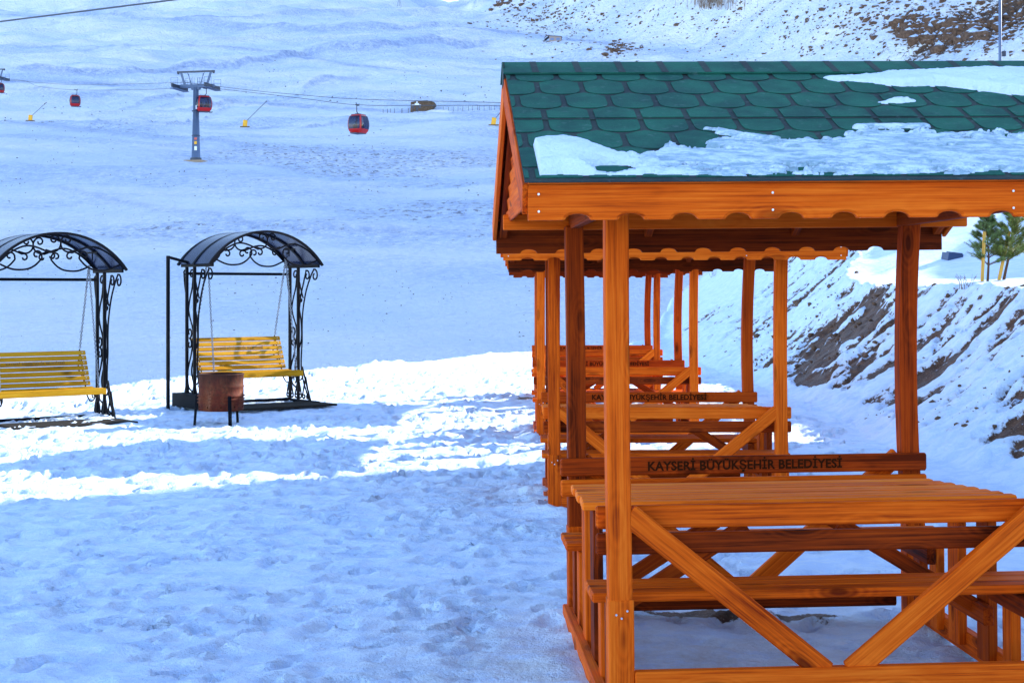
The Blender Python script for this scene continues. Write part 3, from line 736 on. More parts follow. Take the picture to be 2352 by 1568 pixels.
    # roof: boards, felt, shingle tabs
    for side in (-1, 1):
        Mx = roof_frame(side)
        rb = mk('roof_deck', box_me(RL, SL, .018, .002), M_woodd, g, Mx @ Matrix.Translation((0, SL / 2, .012)) @ Matrix.Rotation(math.pi / 2, 4, 'X') @ Matrix.Rotation(0, 4, 'Z'))
        lo = Geo(); lo.box((0, SL * .25 - .012, .0245), (RL + .03, SL * .5 + .03, .006))
        los = lo.build('felt_sheet', M_dark, g, M=Mx)
        hi = Geo(); hi.box((0, SL * .72, .030), (RL + .03, SL * .52, .0055)); his = hi.build('felt_sheet', M_dark, g, M=Mx)
        if side < 0:
            edge = RL / 2 + .013
            for sh, zt, y0, y1, bots in ((los, .0288, .006, .772, (-.085, .14, .365, .59)), (his, .0345, .778, SL - .17, (.70, .925, 1.15, 1.375))):
                for r_, bot in enumerate(bots):
                    st = (r_ % 2) if sh is los else ((r_ + 1) % 2)
                    for c in range(-7, 8):
                        x = c * .202 + (.101 if st else 0) + .02; yc = bot + .115 + random.uniform(-.003, .003)
                        if abs(x) > edge + .08: continue
                        if abs(x) < edge - .09 and yc - .115 > y0 and yc + .128 < y1: me = TAB
                        else: me = tab_me(clip=(-edge - x, edge - x, y0 - yc, y1 - yc))
                        if me: mk('shingle', me, M_green, sh, Matrix.Translation((x, yc, zt)))
    # ridge cap
    cap = Geo()
    for s in (-1, 1):
        d = Vector((0, s * math.cos(SLOPE), -math.sin(SLOPE))); nrm = Vector((0, s * math.sin(SLOPE), math.cos(SLOPE)))
        a = Vector((0, 0, RZ + .052)); b = a + d * .20
        V = []
        for x in (-RL / 2 - .025, RL / 2 + .025):
            for q, o_ in ((a, 0), (b, 0), (b, -.008), (a, -.008)): V.append(Vector((x, q.y, q.z)) + nrm * o_)
        cap.add(V, [(0, 1, 5, 4), (1, 2, 6, 5), (2, 3, 7, 6), (3, 2, 1, 0), (4, 5, 6, 7)])
    cp = cap.build('ridge_cap', M_green, g)
    for s in (-1,):
        d = Vector((0, s * math.cos(SLOPE), -math.sin(SLOPE))); nrm = Vector((0, s * math.sin(SLOPE), math.cos(SLOPE)))
        for c in range(-6, 7):
            st = Geo()
            x = c * .203 + .03; a = Vector((x, 0, RZ + .052)) + nrm * .0015; b = a + d * .20
            V = [a + Vector((-.016, 0, 0)), a + Vector((.016, 0, 0)), b + Vector((.020, 0, 0)), b + Vector((-.012, 0, 0))]
            st.add(V + [v - nrm * .0012 for v in V], [(0, 1, 2, 3), (0, 4, 5, 1), (1, 5, 6, 2), (2, 6, 7, 3), (3, 7, 4, 0)])
            st.build('cap_stripe', M_dark, cp)
    for sx in (-1, 1):
        ec = Geo(); ec.bar((sx * (RL / 2 + .020), -.03, RZ + .035), (sx * (RL / 2 + .020), -.03, RZ - .07), .16, .006, (1, 0, 0)); ec.build('ridge_end_flap', M_dark, g)
    return g
_g = Geo(); _g.tube([(0, -.003, 0), (0, .003, 0)], .0045, 8); SCREW = mesh('screw', _g.V, _g.F)
FASCIA = fascia_me(RL, .135, .03); FASCIA_B = fascia_me(RL, .185, .03)
G1 = make_gazebo()
SPOTS = [((1.314, 7.15, 0), R(2.9), -.0104, 'nearest wooden picnic gazebo with green scalloped roof and patches of snow'),
         ((1.262, 12.83, -.045), R(-.6), -.002, 'second wooden picnic gazebo, right behind the nearest one'),
         ((1.262, 18.55, -.02), R(-.3), -.001, 'third wooden picnic gazebo from the front, its table in sunlight'),
         ((1.32, 23.6, -.01), R(-.5), .0, 'farthest wooden picnic gazebo at the end of the row')]
gaz = [G1] + [copy_tree(G1) for _ in range(3)]
for g, (loc, rz, tilt, lab) in zip(gaz, SPOTS):
    g.location = loc; g.rotation_euler = (0, tilt, rz); tag(g, lab, 'picnic gazebo', 'picnic gazebos in a row along the terrace')

# snow left on the roofs
bpy.context.view_layer.update()
def roof_snow(g, seed, label):
    # roof coordinates: a = metres from the left gable, v = 0 at the eave .. 1 at the ridge
    na, nv = 520, 240
    A, Vv = np.meshgrid(np.linspace(.02, RL - .01, na), np.linspace(0.004, .985, nv))
    n1 = fbm(A * 5 + seed, Vv * 9, 4, 101 + seed); n2 = fbm(A * 14, Vv * 34 + seed, 4, 103, .65)
    if seed == 0:
        top = np.interp(A, [0, .045, .05, .10, .22, .32, .45, .52, .60, .72, .80, .92, 1.05, 1.15, 1.30, 1.45, 1.62, 2.62], [-.05, -.05, .27, .28, .22, .16, .13, .20, .26, .21, .31, .29, .26, .27, .30, .37, .33, .30])
        H = top - Vv + .03 * n1 + .04 * n2 * ss(.25, .5, A) + .012 * n2
        tongue = .035 - np.abs(Vv - (.36 - .10 * (A - .78) / .3)) * 1.6 - ss(.80, .70, A) * .1 - ss(1.05, 1.15, A) * .1
        H = np.maximum(H, tongue + .01 * n2)
        H = np.maximum(H, .025 - np.abs(Vv - .385 - .02 * n1) * 1.6 - ss(1.42, 1.34, A) * .08 - ss(1.70, 1.78, A) * .08)
        hole = gauss(A, Vv, .30, .052, .11, .030); H = H - .35 * hole
        H = np.minimum(H, (Vv - .016 - .014 * n1 - .008 * n2) * 1.6)
        rb = np.interp(A, [0, 1.38, 1.45, 1.62, 1.80, 1.95, 2.3, 2.62], [0, 0, .02, .06, .10, .09, .20, .24])
        H2 = rb * 1.0 - np.abs(Vv - (.86 - rb * .45)) * 1.7 - ss(1.5, 1.40, A) * .05 + .02 * n1 + .016 * n2
        H = np.maximum(H, H2)
        H = np.maximum(H, .03 - np.hypot((A - 1.70) * .35, (Vv - .60 - .06 * (A - 1.7)) * 2.2) + .012 * n2)
        thick = .012 + .055 * gauss(A, Vv, .17, .13, .16, .13) + .02 * ss(.04, .2, H) + .030 * ss(1.5, 2.0, A) * (Vv > .6)
        thin = ss(.40, .55, A) * (Vv < .5) * .9
    else:
        H = .30 - Vv + .10 * n1 + .03 * n2; thick = .03 + 0 * A; thin = .4 + 0 * A
    if seed == 0:
        n4 = fbm(A * 9 - Vv * 8, Vv * 60 + A * 6, 4, 107, .65)
        icy = ss(.42, .6, A) * (Vv < .5); H = H - icy * np.maximum(0, .34 * n4 - .02 - .35 * np.maximum(H - .10, 0))
        H = H - (1 - icy) * .02 * np.maximum(n4, 0); thick = np.where(icy > .5, .008 + .012 * np.abs(n1), thick)
    ok = H > 0
    hh = np.where(ok, thick * ss(0, .035, H) ** .6 + .004 * n2 + .003, -.006)
    xs = A - RL / 2; M = g.matrix_world @ roof_frame(-1)
    keep = ok[:-1, :-1] | ok[1:, :-1] | ok[:-1, 1:] | ok[1:, 1:]
    # roof frame: local x = +world x on the near side
    me = grid_mesh('roof_snow', xs, Vv * SL, hh + .036, keep=keep, attrs={'thin': thin})
    o = mk('roof_snow', me, M_snow, None, M); tag(o, label, kind='stuff'); return o
roof_snow(gaz[0], 0, 'melting snow patches on the green roof of the nearest gazebo')
for i, lab in ((1, 'snow on the roof of the second gazebo'), (2, 'snow on the roof of the third gazebo'), (3, 'snow on the roof of the farthest gazebo')): roof_snow(gaz[i], i, lab)

# ------------------------------------------------------------------ garden swings
def arc_pts(h0, rise, half, n=24, t0=-1, t1=1, v=0, dz=0):
    rad = (half ** 2 + rise ** 2) / (2 * rise); a = math.asin(half / rad); P = []
    for i in range(n + 1):
        t = a * (t0 + (t1 - t0) * i / n); P.append(Vector((rad * math.sin(t), v, h0 + rise - rad + rad * math.cos(t) + dz)))
    return P
def spiral(c, r0, r1, a0, a1, n=14):
    return [(c[0] + (r0 + (r1 - r0) * i / n) * math.cos(a0 + (a1 - a0) * i / n), c[1] + (r0 + (r1 - r0) * i / n) * math.sin(a0 + (a1 - a0) * i / n)) for i in range(n + 1)]
def catmull(P, n=6):
    P = [P[0]] + list(P) + [P[-1]]; out = []
    for i in range(1, len(P) - 2):
        for k in range(n):
            t = k / n; p0, p1, p2, p3 = [np.array(q, float) for q in P[i - 1:i + 3]]
            out.append(tuple(.5 * (2 * p1 + (p2 - p0) * t + (2 * p0 - 5 * p1 + 4 * p2 - p3) * t * t + (3 * p1 - p0 - 3 * p2 + p3) * t ** 3)))
    out.append(tuple(P[-2])); return out
PI = math.pi
HW, EH = .90, 2.10
def end_panel(u, out):
    "side screen of scrolls in the v-z plane at u"
    g = Geo()
    def C(P, r=.013, close=False): g.tube([Vector((u, p[0], p[1])) for p in P], r, 6)
    # long outer stems sweeping out at head and foot
    C(catmull([(.02, .95), (.03, 1.35), (.13, 1.70), (.28, 1.95), (.38, 2.06)]) + spiral((.40, 1.965), .10, .03, PI * .6, -PI * 1.35))
    C(catmull([(-.10, 1.25), (-.03, 1.62), (.06, 1.85), (.14, 2.04)]) + spiral((.17, 1.965), .085, .025, PI * .65, -PI * 1.35))
    C(catmull([(-.36, 1.15), (-.28, 1.55), (-.18, 1.78), (-.14, 2.03)]) + spiral((-.19, 1.98), .07, .022, PI * .3, PI * 2.1))
    C(catmull([(-.36, 1.60), (-.43, 1.82), (-.46, 2.02)]) + spiral((-.41, 2.0), .05, .018, PI, -PI * .9))
    C(catmull([(.02, .95), (-.01, .6), (.05, .35), (.24, .03)]))
    # wave between the uprights
    C(catmull([(-.35, 1.66), (-.28, 1.38), (-.15, 1.12), (-.20, .82), (-.33, .52), (-.30, .3), (-.16, .22)]))
    C(catmull([(-.11, 1.55), (-.02, 1.30), (.0, 1.0), (-.09, .80), (-.20, .55), (-.12, .32)]))
    for s in (1, -1):
        z = 1.02 + s * .085
        C(spiral((-.27, z), .085, .025, -s * PI * .5, s * PI * 1.3) if True else [])
    for (c, sg) in (((-.02, 1.60), 1), ((-.03, .42), -1)):
        C(spiral(c, .075, .022, PI * .5 * sg, PI * .5 * sg + PI * 1.6))
    C(catmull([(-.06, 1.86), (-.01, 1.74), (.05, 1.62)]) + [])
    # feet: hearts
    for c in (-.36, -.10, .13):
        for s in (-1, 1):
            C(catmull([(c, .40), (c + s * .05, .25), (c + s * .095, .12)]) + spiral((c + s * .055, .10), .045, .016, PI * .5 - s * PI * .5, PI * .5 - s * PI * .5 - s * PI * 1.6))
    g.build('scroll_panel', M_iron, None)
    return bpy.context.scene.collection.objects[-1]
def make_swing_frame():
    f = empty('garden_swing')
    for u in (-HW + .02, HW - .02):
        for v in (-.36, -.10):
            board('post', (u, v, -.03), (u, v, EH), .042, .042, (1, 0, 0), M_iron, f, .004)
        o = end_panel(u, 1); o.parent = f
        board('base_rail', (u, -.52, .02), (u, .52, .02), .045, .045, (1, 0, 0), M_iron, f, .004)
        board('eave_rail', (u * 1.01, -.52, EH + .01), (u * 1.01, .52, EH + .01), .05, .03, (1, 0, 0), M_iron, f, .004)
        b = Geo(); b.bar((u, .02, .55), (u, .28, .03), .02, .02); b.build('foot_brace', M_iron, f)
    board('back_rail', (-HW, -.36, 1.99), (HW, -.36, 1.99), .042, .042, (0, 1, 0), M_iron, f, .004)
    board('ground_rail', (-HW, -.36, .03), (HW, -.36, .03), .045, .045, (0, 1, 0), M_iron, f, .004)
    rise = .50
    for v in (-.52, 0, .52):
        r = Geo(); P = arc_pts(EH + .02, rise, HW + .05, 26, v=v)
        for a, b in zip(P[:-1], P[1:]): pass
        w = .020 if v > .5 else .030
        V = []; F = []
        for p in P:
            c = Vector((0, 0, EH + .02 + rise - ((HW + .05) ** 2 + rise ** 2) / (2 * rise))); n_ = (Vector((p.x, 0, p.z)) - c).normalized()
            for (dv, dn) in ((-w, -.02), (w, -.02), (w, .012), (-w, .012)): V.append(p + Vector((0, dv, 0)) + n_ * dn)
        for i in range(len(P) - 1):
            for k in range(4): F.append((i * 4 + k, i * 4 + (k + 1) % 4, i * 4 + 4 + (k + 1) % 4, i * 4 + 4 + k))
        F += [(3, 2, 1, 0), tuple(len(V) - 4 + k for k in range(4))]
        r.add(V, F); r.build('arch_rib', M_iron, f, M=None)
    for (v0, v1) in ((-.52, 0), (0, .52)):
        V = []; F = []
        A = arc_pts(EH + .025, rise, HW + .04, 30, v=v0); B = arc_pts(EH + .025, rise, HW + .04, 30, v=v1)
        for dz in (0, .006):
            for a, b in zip(A, B): V += [a + Vector((0, 0, dz)), b + Vector((0, 0, dz))]
        n = 2 * len(A)
        for i in range(len(A) - 1):
            F.append((2 * i, 2 * i + 1, 2 * i + 3, 2 * i + 2)); F.append((n + 2 * i + 2, n + 2 * i + 3, n + 2 * i + 1, n + 2 * i))
        Geo().add(V, F).build('roof_panel', M_poly, f, smooth=True)
    for v in (.52, -.52):
        g = Geo()
        for s in (-1, 1):
            def C(P, r=.013): g.tube([Vector((s * p[0], v, EH + p[1])) for p in P], r, 6)
            C(catmull([(.92, .03), (.72, .22), (.52, .325), (.36, .325), (.16, .25)]) + spiral((.13, .20), .055, .018, PI * .5, PI * 2.0))
            C(catmull([(.84, .09), (.66, .02), (.48, .02), (.36, .07), (.27, .16), (.26, .19)]) + spiral((.33, .215), .07, .02, PI * 1.1, -PI * .6))
            C(catmull([(.21, .285), (.10, .26), (.02, .31), (.0, .40), (.03, .455)]) + spiral((.09, .425), .065, .018, PI * .8, -PI * 1.1))
        g.build('arch_scrollwork', M_iron, f)
    # hanging bar and hooks under the arch
    hb = Geo()
    for s in (-1, 1):
        hb.tube([(s * .66, -.17, EH + .27), (s * .66, .18, EH + .27)], .012, 6); hb.tube([(s * .66, 0, EH + .27), (s * .66, 0, EH + .16)], .010, 6)
    hb.build('hanging_hook', M_iron, f)
    return f
def chain_me(p0, p1, pitch=.030):
    g = Geo(); p0 = Vector(p0); p1 = Vector(p1); d = p1 - p0; L = d.length; d.normalize(); n = int(L / pitch)
    a = d.orthogonal().normalized(); b = d.cross(a)
    for i in range(n):
        c = p0 + d * (i + .5) * L / n; s = a if i % 2 else b
        g.tube([c + d * (math.cos(t) * pitch * .72) + s * (math.sin(t) * .013) for t in [2 * PI * k / 8 for k in range(8)]], .0055, 4, closed=True)
    return g
def make_swing_bench():
    b = empty('hanging_bench')
    # local: x along the bench, y>0 front
    p0 = Vector((0, .10, .53)); back = Vector((0, -.42, 1)).normalized()
    def bp(h): return Vector((0, -.16, .56)) + back * h
    for i in range(7):
        p = bp(.045 + i * .077)
        s = board('back_slat', (-.75, p.y, p.z), (.75, p.y, p.z), .060, .024, (0, 1, .42), M_ywood, b, .004)
        if i == 4:
            nrm = Vector((0, 1, .42)).normalized(); x = Vector((-1, 0, 0)); y = Vector((0, -.42, 1)).normalized()
            M = Matrix((x, y, x.cross(y))).transposed().to_4x4(); M.translation = p + nrm * .0135
            text_part('lettering', s, .84, s.matrix_basis.inverted() @ M, M_letter2)
        sc = Geo()
        for sx in (-.70, .70):
            q = Vector((sx, p.y, p.z)) + Vector((0, 1, .42)).normalized() * .012; sc.tube([q, q + Vector((0, .003, .001))], .008, 8)
        sc.build('bolt', M_screw, s, M=s.matrix_basis.inverted())
    for i in range(5):
        y = -.10 + i * .092
        board('seat_slat', (-.75, y, .545 - .012 * math.sin(i / 4 * PI)), (.75, y, .545 - .012 * math.sin(i / 4 * PI)), .078, .024, (0, 0, 1), M_ywood, b, .004)
    board('seat_slat', (-.77, .335, .51), (.77, .335, .51), .085, .026, (0, 1, .1), M_ywood, b, .004)
    for sx in (-.68, .68):
        g = Geo()
        def C(P, r=.010): g.tube([Vector((sx, p[0], p[1])) for p in P], r, 6)
        C([(.30, .52), (-.15, .525), (-.20, .60)] + [(bp(h).y - .02, bp(h).z) for h in (.1, .35, .56)])
        C(catmull([(.30, .50), (.33, .43), (.26, .36)]) + spiral((.24, .42), .06, .02, -PI * .5, PI * 1.2))
        C(catmull([(-.18, .52), (-.10, .42), (.0, .36), (.12, .38), (.2, .47)]))
        C(catmull([(-.36, .98), (-.44, .90), (-.42, .78), (-.30, .70), (-.2, .6)]) + [])
        C(spiral((-.40, .93), .07, .02, 0, PI * 1.7)); C(spiral((.10, .43), .05, .015, 0, PI * 1.7))
        g.build('iron_side', M_iron, b)
    for sx in (-.68, .68):
        top = (sx * .97, 0, EH + .17)
        chain_me(top, (sx * 1.02, .27, .56)).build('chain', M_chain, b)
        chain_me(top, (sx, bp(.58).y, bp(.58).z)).build('chain', M_chain, b)
    return b
SW = R(38)
fr1 = make_swing_frame(); be1 = make_swing_bench(); 
# swing local axes: x = bench direction, +y = back; the front faces right and towards the viewer
def place_swing(f, b, loc, z, dz):
    f.location = (loc[0], loc[1], z); f.rotation_euler = (0, 0, SW)
    b.location = (loc[0] - .05, loc[1], z - dz); b.rotation_euler = (0, 0, SW)
# both were modelled with the front on +y: turn their parts so that the front is on -y
for root in (fr1, be1):
    for ch in root.children: ch.matrix_basis = Matrix.Rotation(PI, 4, 'Z') @ ch.matrix_basis
fr2 = copy_tree(fr1); be2 = copy_tree(be1)
place_swing(fr2, be2, (-6.46, 20.55), -.055, .085)
place_swing(fr1, be1, (-3.97, 22.50), .045, .04)
tag(fr1, 'black wrought iron swing frame with arched smoked roof, behind the rusty barrel', 'garden swing', 'wrought iron garden swings')
tag(fr2, 'black wrought iron swing frame cut off by the left edge of the photo', 'garden swing', 'wrought iron garden swings')
tag(be1, 'yellow slatted swing bench hanging on chains behind the rusty barrel', 'swing bench', 'yellow swing benches')
tag(be2, 'yellow slatted swing bench partly cut off at the left edge', 'swing bench', 'yellow swing benches')
# side post and ballast box of the middle swing
board('side_post', (-1.24, .24, -.05), (-1.24, .24, 2.25), .045, .045, (1, 0, 0), M_iron, fr1, .004)
board('side_post_arm', (-1.24, .24, 2.23), (-.87, .24, 2.14), .04, .04, (0, 0, 1), M_iron, fr1, .004)
bx = Geo(); V = [];
bx.box((-.90, .0, .10), (.30, 1.02, .20)); bx.box((-1.03, -.1, .12), (.06, .5, .14)); bx.box((-.90, -.50, .205), (.32, .03, .015)); bx.build('ballast_box', simple('black_box_paint', (.005, .007, .012), .7, 0, .1, 8, .08), fr1)
def mat_obj(cx, cy, z, label):
    g = Geo(); c, s = math.cos(SW), math.sin(SW)
    root = empty('duckboard', (cx, cy, z), SW, label, 'duckboard', 'dark duckboards under the swings')
    for k in range(9):
        board('plank', (-.85, -.36 + k * .088, .03), (.85, -.36 + k * .088, .03), .078, .03, (0, 0, 1), M_mat, root, .003)
mat_obj(-3.55, 22.12, .03, 'dark duckboard half buried in snow under the middle swing')
mat_obj(-6.05, 20.12, -.06, 'dark duckboard half buried in snow under the left swing')

# fire barrel
def fire_barrel(x, y, z):
    t = empty('fire_barrel', (x, y, z), .3, 'rusty red half oil drum fire barrel on metal legs in front of the swing', 'fire barrel')
    g = Geo(); r = .300; prof = [(.0, .19), (r - .01, .19), (r, .195)]
    for zz in (.30, .345, .39): prof += [(r, zz - .015), (r + .022, zz), (r, zz + .015)]
    prof += [(r, .50), (r + .008, .515), (r, .53), (r, .665), (r + .01, .675), (r + .01, .685), (r - .008, .688), (r - .012, .67), (r - .012, .20), (0, .205)]
    g.lathe(prof, 48); g.build('drum', M_rust, t, True)
    for a in (-1.35, -1.35 + 2.1, -1.35 + 4.2):
        d = Vector((math.cos(a), math.sin(a), 0)); l = Geo()
        l.bar(d * .315 + Vector((0, 0, .40)), d * .35 + Vector((0, 0, -.06)), .032, .006, d); l.bar(d * .325 + Vector((-d.y * .022, d.x * .022, .40)), d * .36 + Vector((-d.y * .022, d.x * .022, -.06)), .03, .006, (-d.y, d.x, 0))
        l.build('leg', M_iron, t)
    h = Geo()
    for k in range(10):
        a = k * PI / 5 + .2; d = Vector((math.cos(a), math.sin(a), 0)); h.tube([d * .298 + Vector((0, 0, .245)), d * .303 + Vector((0, 0, .245))], .012, 8)
    h.build('air_holes', M_letter, t); return t
fire_barrel(-3.93, 20.0, hz(-3.93, 20) + .0)

# ------------------------------------------------------------------ pines
def pine(name, x, y, z, h, label, lean=(0, 0), seed=1, cat='pine tree', mat=None, group=None, low=.25):
    rs = random.Random(seed); t = empty(name, (x, y, z), 0, label, cat, group)
    def tp(q): return Vector((lean[0] * q + .02 * math.sin(q * 5), lean[1] * q, h * q))
    g = Geo(); g.tube([tp(k / 8) - Vector((0, 0, .05 if k == 0 else 0)) for k in range(9)], .020 * h, 7, r1=.005); g.build('trunk', M_bark, t, True)
    br = Geo(); V = []; F = []
    def needles(p, d, L, n):
        for i in range(n):
            q = p + d * (L * rs.random()); a = d.orthogonal().normalized(); a.rotate(Matrix.Rotation(rs.uniform(0, 6.28), 3, d))
            dirn = (d * rs.uniform(.5, 1.1) + a).normalized(); ln = rs.uniform(.035, .065) * (h ** .5); s = dirn.cross(a if abs(dirn.dot(a)) < .9 else d).normalized() * .0021 * (h ** .5)
            k = len(V); V.extend([q - s, q + s, q + dirn * ln]); F.append((k, k + 1, k + 2))
    lev = 9
    for k in range(lev):
        q = low + (1 - low) * (k / lev) ** .9
        for j in range(rs.choice((4, 5, 5, 6))):
            a = rs.uniform(0, 6.28); L = h * (.40 * (1 - q) + .10) * rs.uniform(.7, 1.2); up = rs.uniform(.15, .5) + q * .7
            p = tp(q + rs.uniform(-.02, .02)); d = Vector((math.cos(a), math.sin(a), up)).normalized(); e = p + d * L + Vector((0, 0, L * .12)); m_ = p + d * L * .5
            br.tube([p, m_, e], .006 * h, 4, r1=.002)
            needles(p + d * L * .30, (m_ - p).normalized(), L * .3, 60); needles(m_, (e - m_).normalized(), L * .55, 210)
            for s in (-1, 1):
                for u in (.45, .7):
                    dd = (d + Vector((-d.y, d.x, .1)) * s * .8).normalized(); pp = p + d * L * u; br.tube([pp, pp + dd * L * .35], .004 * h, 3); needles(pp, dd, L * .40, 110)
    needles(tp(.82), Vector((0, 0, 1)), h * .22, 320)
    br.build('branch', M_bark, t); Geo().add(V, F).build('needles', mat or M_needle, t); return t
def on(x, y, d):
    p = at(x, y, d); return (p.x, p.y, hz(p.x, p.y))
TG = 'young staked pines on the bank'
p = on(2268, 655, 24); pine('pine_tree', *p, 1.12, 'young pine standing straight beside an upright yellow stake', (.0, 0), 3, group=TG)
q = on(2304, 655, 24); pine('pine_tree', *q, 1.28, 'young pine leaning right beside the slanted yellow stake', (.24, 0), 9, mat=M_needle2, group=TG)
q2 = on(2395, 655, 24.6); pine('pine_tree', *q2, 1.2, 'young pine cut off by the right edge of the photo', (.0, 0), 14, group=TG)
def stake(x, d, dx, L, label):
    b = Vector(on(x, 655, d)); o = board('stake', b + Vector((0, 0, -.1)), b + Vector((dx, 0, L)), .045, .045, (0, 1, 0), M_stake, None, .004); tag(o, label, 'stake', 'yellow tree stakes'); return b
stake(2255, 23.9, .045, .82, 'upright yellow timber stake beside the straight young pine'); stake(2297 - 6, 23.9, .19, .80, 'slanted yellow timber stake beside the leaning pine')
pt = on(512, 900, 24.5); pine('pine_sapling', pt[0] + .05, pt[1], pt[2] - .1, .62, 'small pine sapling peeping out behind the rusty barrel', (0, 0), 21, 'pine sapling', low=.3)
def twig_bush(x, y, z, h, n, label, seed):
    rs = random.Random(seed); g = Geo()
    for k in range(n):
        a = rs.uniform(0, 6.3); d = Vector((math.cos(a) * .35, math.sin(a) * .35, 1)).normalized(); p = Vector((rs.uniform(-.1, .1), rs.uniform(-.1, .1), -.02))
        P = [p, p + d * h * .5 + Vector((rs.uniform(-.03, .03), 0, 0)), p + d * h * rs.uniform(.7, 1)]; g.tube(P, .006, 4, r1=.0015)
        g.tube([P[1], P[1] + (d + Vector((rs.uniform(-.8, .8), 0, 0))) * h * .3], .003, 3)
    o = g.build('dry_shrub', M_twig, None); o.location = (x, y, z); tag(o, label, 'shrub', 'dry shrubs sticking out of the snow')
for i, (x, y, h, lab) in enumerate(((1637, 630, .5, 'bare twiggy shrub on the bank between the right posts of the gazebos'), (2075, 600, .7, 'bare twiggy shrub on the snow left of the rear right post'), (2215, 655, .35, 'tiny dry twig on the bank edge left of the young pines'))):
    hh = hit(x, y + 6); twig_bush(hh.x, hh.y, hh.z, h * hh.y / 30, 9, lab, i)
hh = hit(2187, 592); bxx = Geo(); bxx.box((0, 0, .0), (.36, .26, .2)); bxx.box((.04, 0, .11), (.26, .22, .03)); o = bxx.build('plastic_crate', M_blue, None); o.location = (hh.x, hh.y, hh.z); o.rotation_euler = (.1, .1, .3); tag(o, 'dark blue crate half buried in the snow mound left of the pines', 'crate')

# ------------------------------------------------------------------ buildings on the right, two unseen ones added for their shade
def clad_building():
    x0, x1, y0, y1, z0, z1 = 16.5, 40, 60, 72, 1.5, 9.2
    t = empty('grey_shed', (x0, y0, z0), 0, 'grey panel clad shed wall standing behind the young pines', 'building')
    g = Geo(); g.box(((x1 - x0) / 2, (y1 - y0) / 2, (z1 - z0) / 2), (x1 - x0 - .1, y1 - y0 - .1, z1 - z0)); g.build('wall', M_panel, t)
    pm = box_me(z1 - z0 - .1, .80, .04, .008)
    for k in range(28):
        mk('panel', pm, M_panel, t, Matrix.Translation((.4 + k * .82, -.02, (z1 - z0) / 2)) @ Matrix.Rotation(PI / 2, 4, 'Y'))
    g = Geo(); g.box(((x1 - x0) / 2, (y1 - y0) / 2, z1 - z0 + .1), (x1 - x0 + .5, y1 - y0 + .5, .2)); g.build('roof', M_dsteel, t)
clad_building()
def shade_building():  # unseen building added to cast the shade over the near terrace
    t = empty('shade_block', (16.5, 25.6, 0), 0, 'added tall grey block out of the picture on the right, placed to shade the terrace', 'building')
    g = Geo(); g.box((9, -6.5, 9), (18, 13, 19)); g.build('wall', M_shed, t)
    g = Geo(); g.box((9, -6.5, 18.7), (18.6, 13.6, .4)); g.build('roof', M_dsteel, t)
    for fl in range(5):
        for k in range(3):
            w = Geo(); w.box((-.02, -2.4 - k * 4.1, 2.5 + fl * 3.3), (.10, 1.6, 1.5)); w.build('window', M_glass, t)
shade_building()
def add_shade_shed():  # unseen shed added, sized so its shade covers the snow mound
    t = empty('shade_shed', (21, 34, 2), 0, 'added low grey shed out of the picture, placed to shade the ground above the bank', 'building')
    g = Geo(); g.box((5, 7, 3), (10, 14, 6.4)); g.build('wall', M_panel, t)
    g = Geo(); g.box((5, 7, 6.3), (10.6, 14.6, .3)); g.build('roof', M_dsteel, t)
    for k in range(3): g = Geo(); g.box((-.03, 2.5 + k * 4.4, 1.6), (.1, 2.6, 3.2)); g.build('door', M_dsteel, t)
add_shade_shed()
# lamp mast
pb = at(2297, 135, 46); t = empty('steel_mast', (pb.x, pb.y, hz(pb.x, pb.y)), 0, 'tall thin grey steel mast rising behind the right end of the nearest roof', 'mast')
zt = at(2297, -260, 46).z - t.location.z
g = Geo(); g.tube([(0, 0, -.3), (0, 0, zt)], .055, 10, r1=.045); g.build('pole', M_steel, t, True)
g = Geo(); zc = pb.z + .15 - t.location.z; g.box((.12, 0, zc), (.10, .10, .16)); g.box((.06, 0, zc + .03), (.1, .03, .03)); g.build('camera_box', M_dsteel, t)

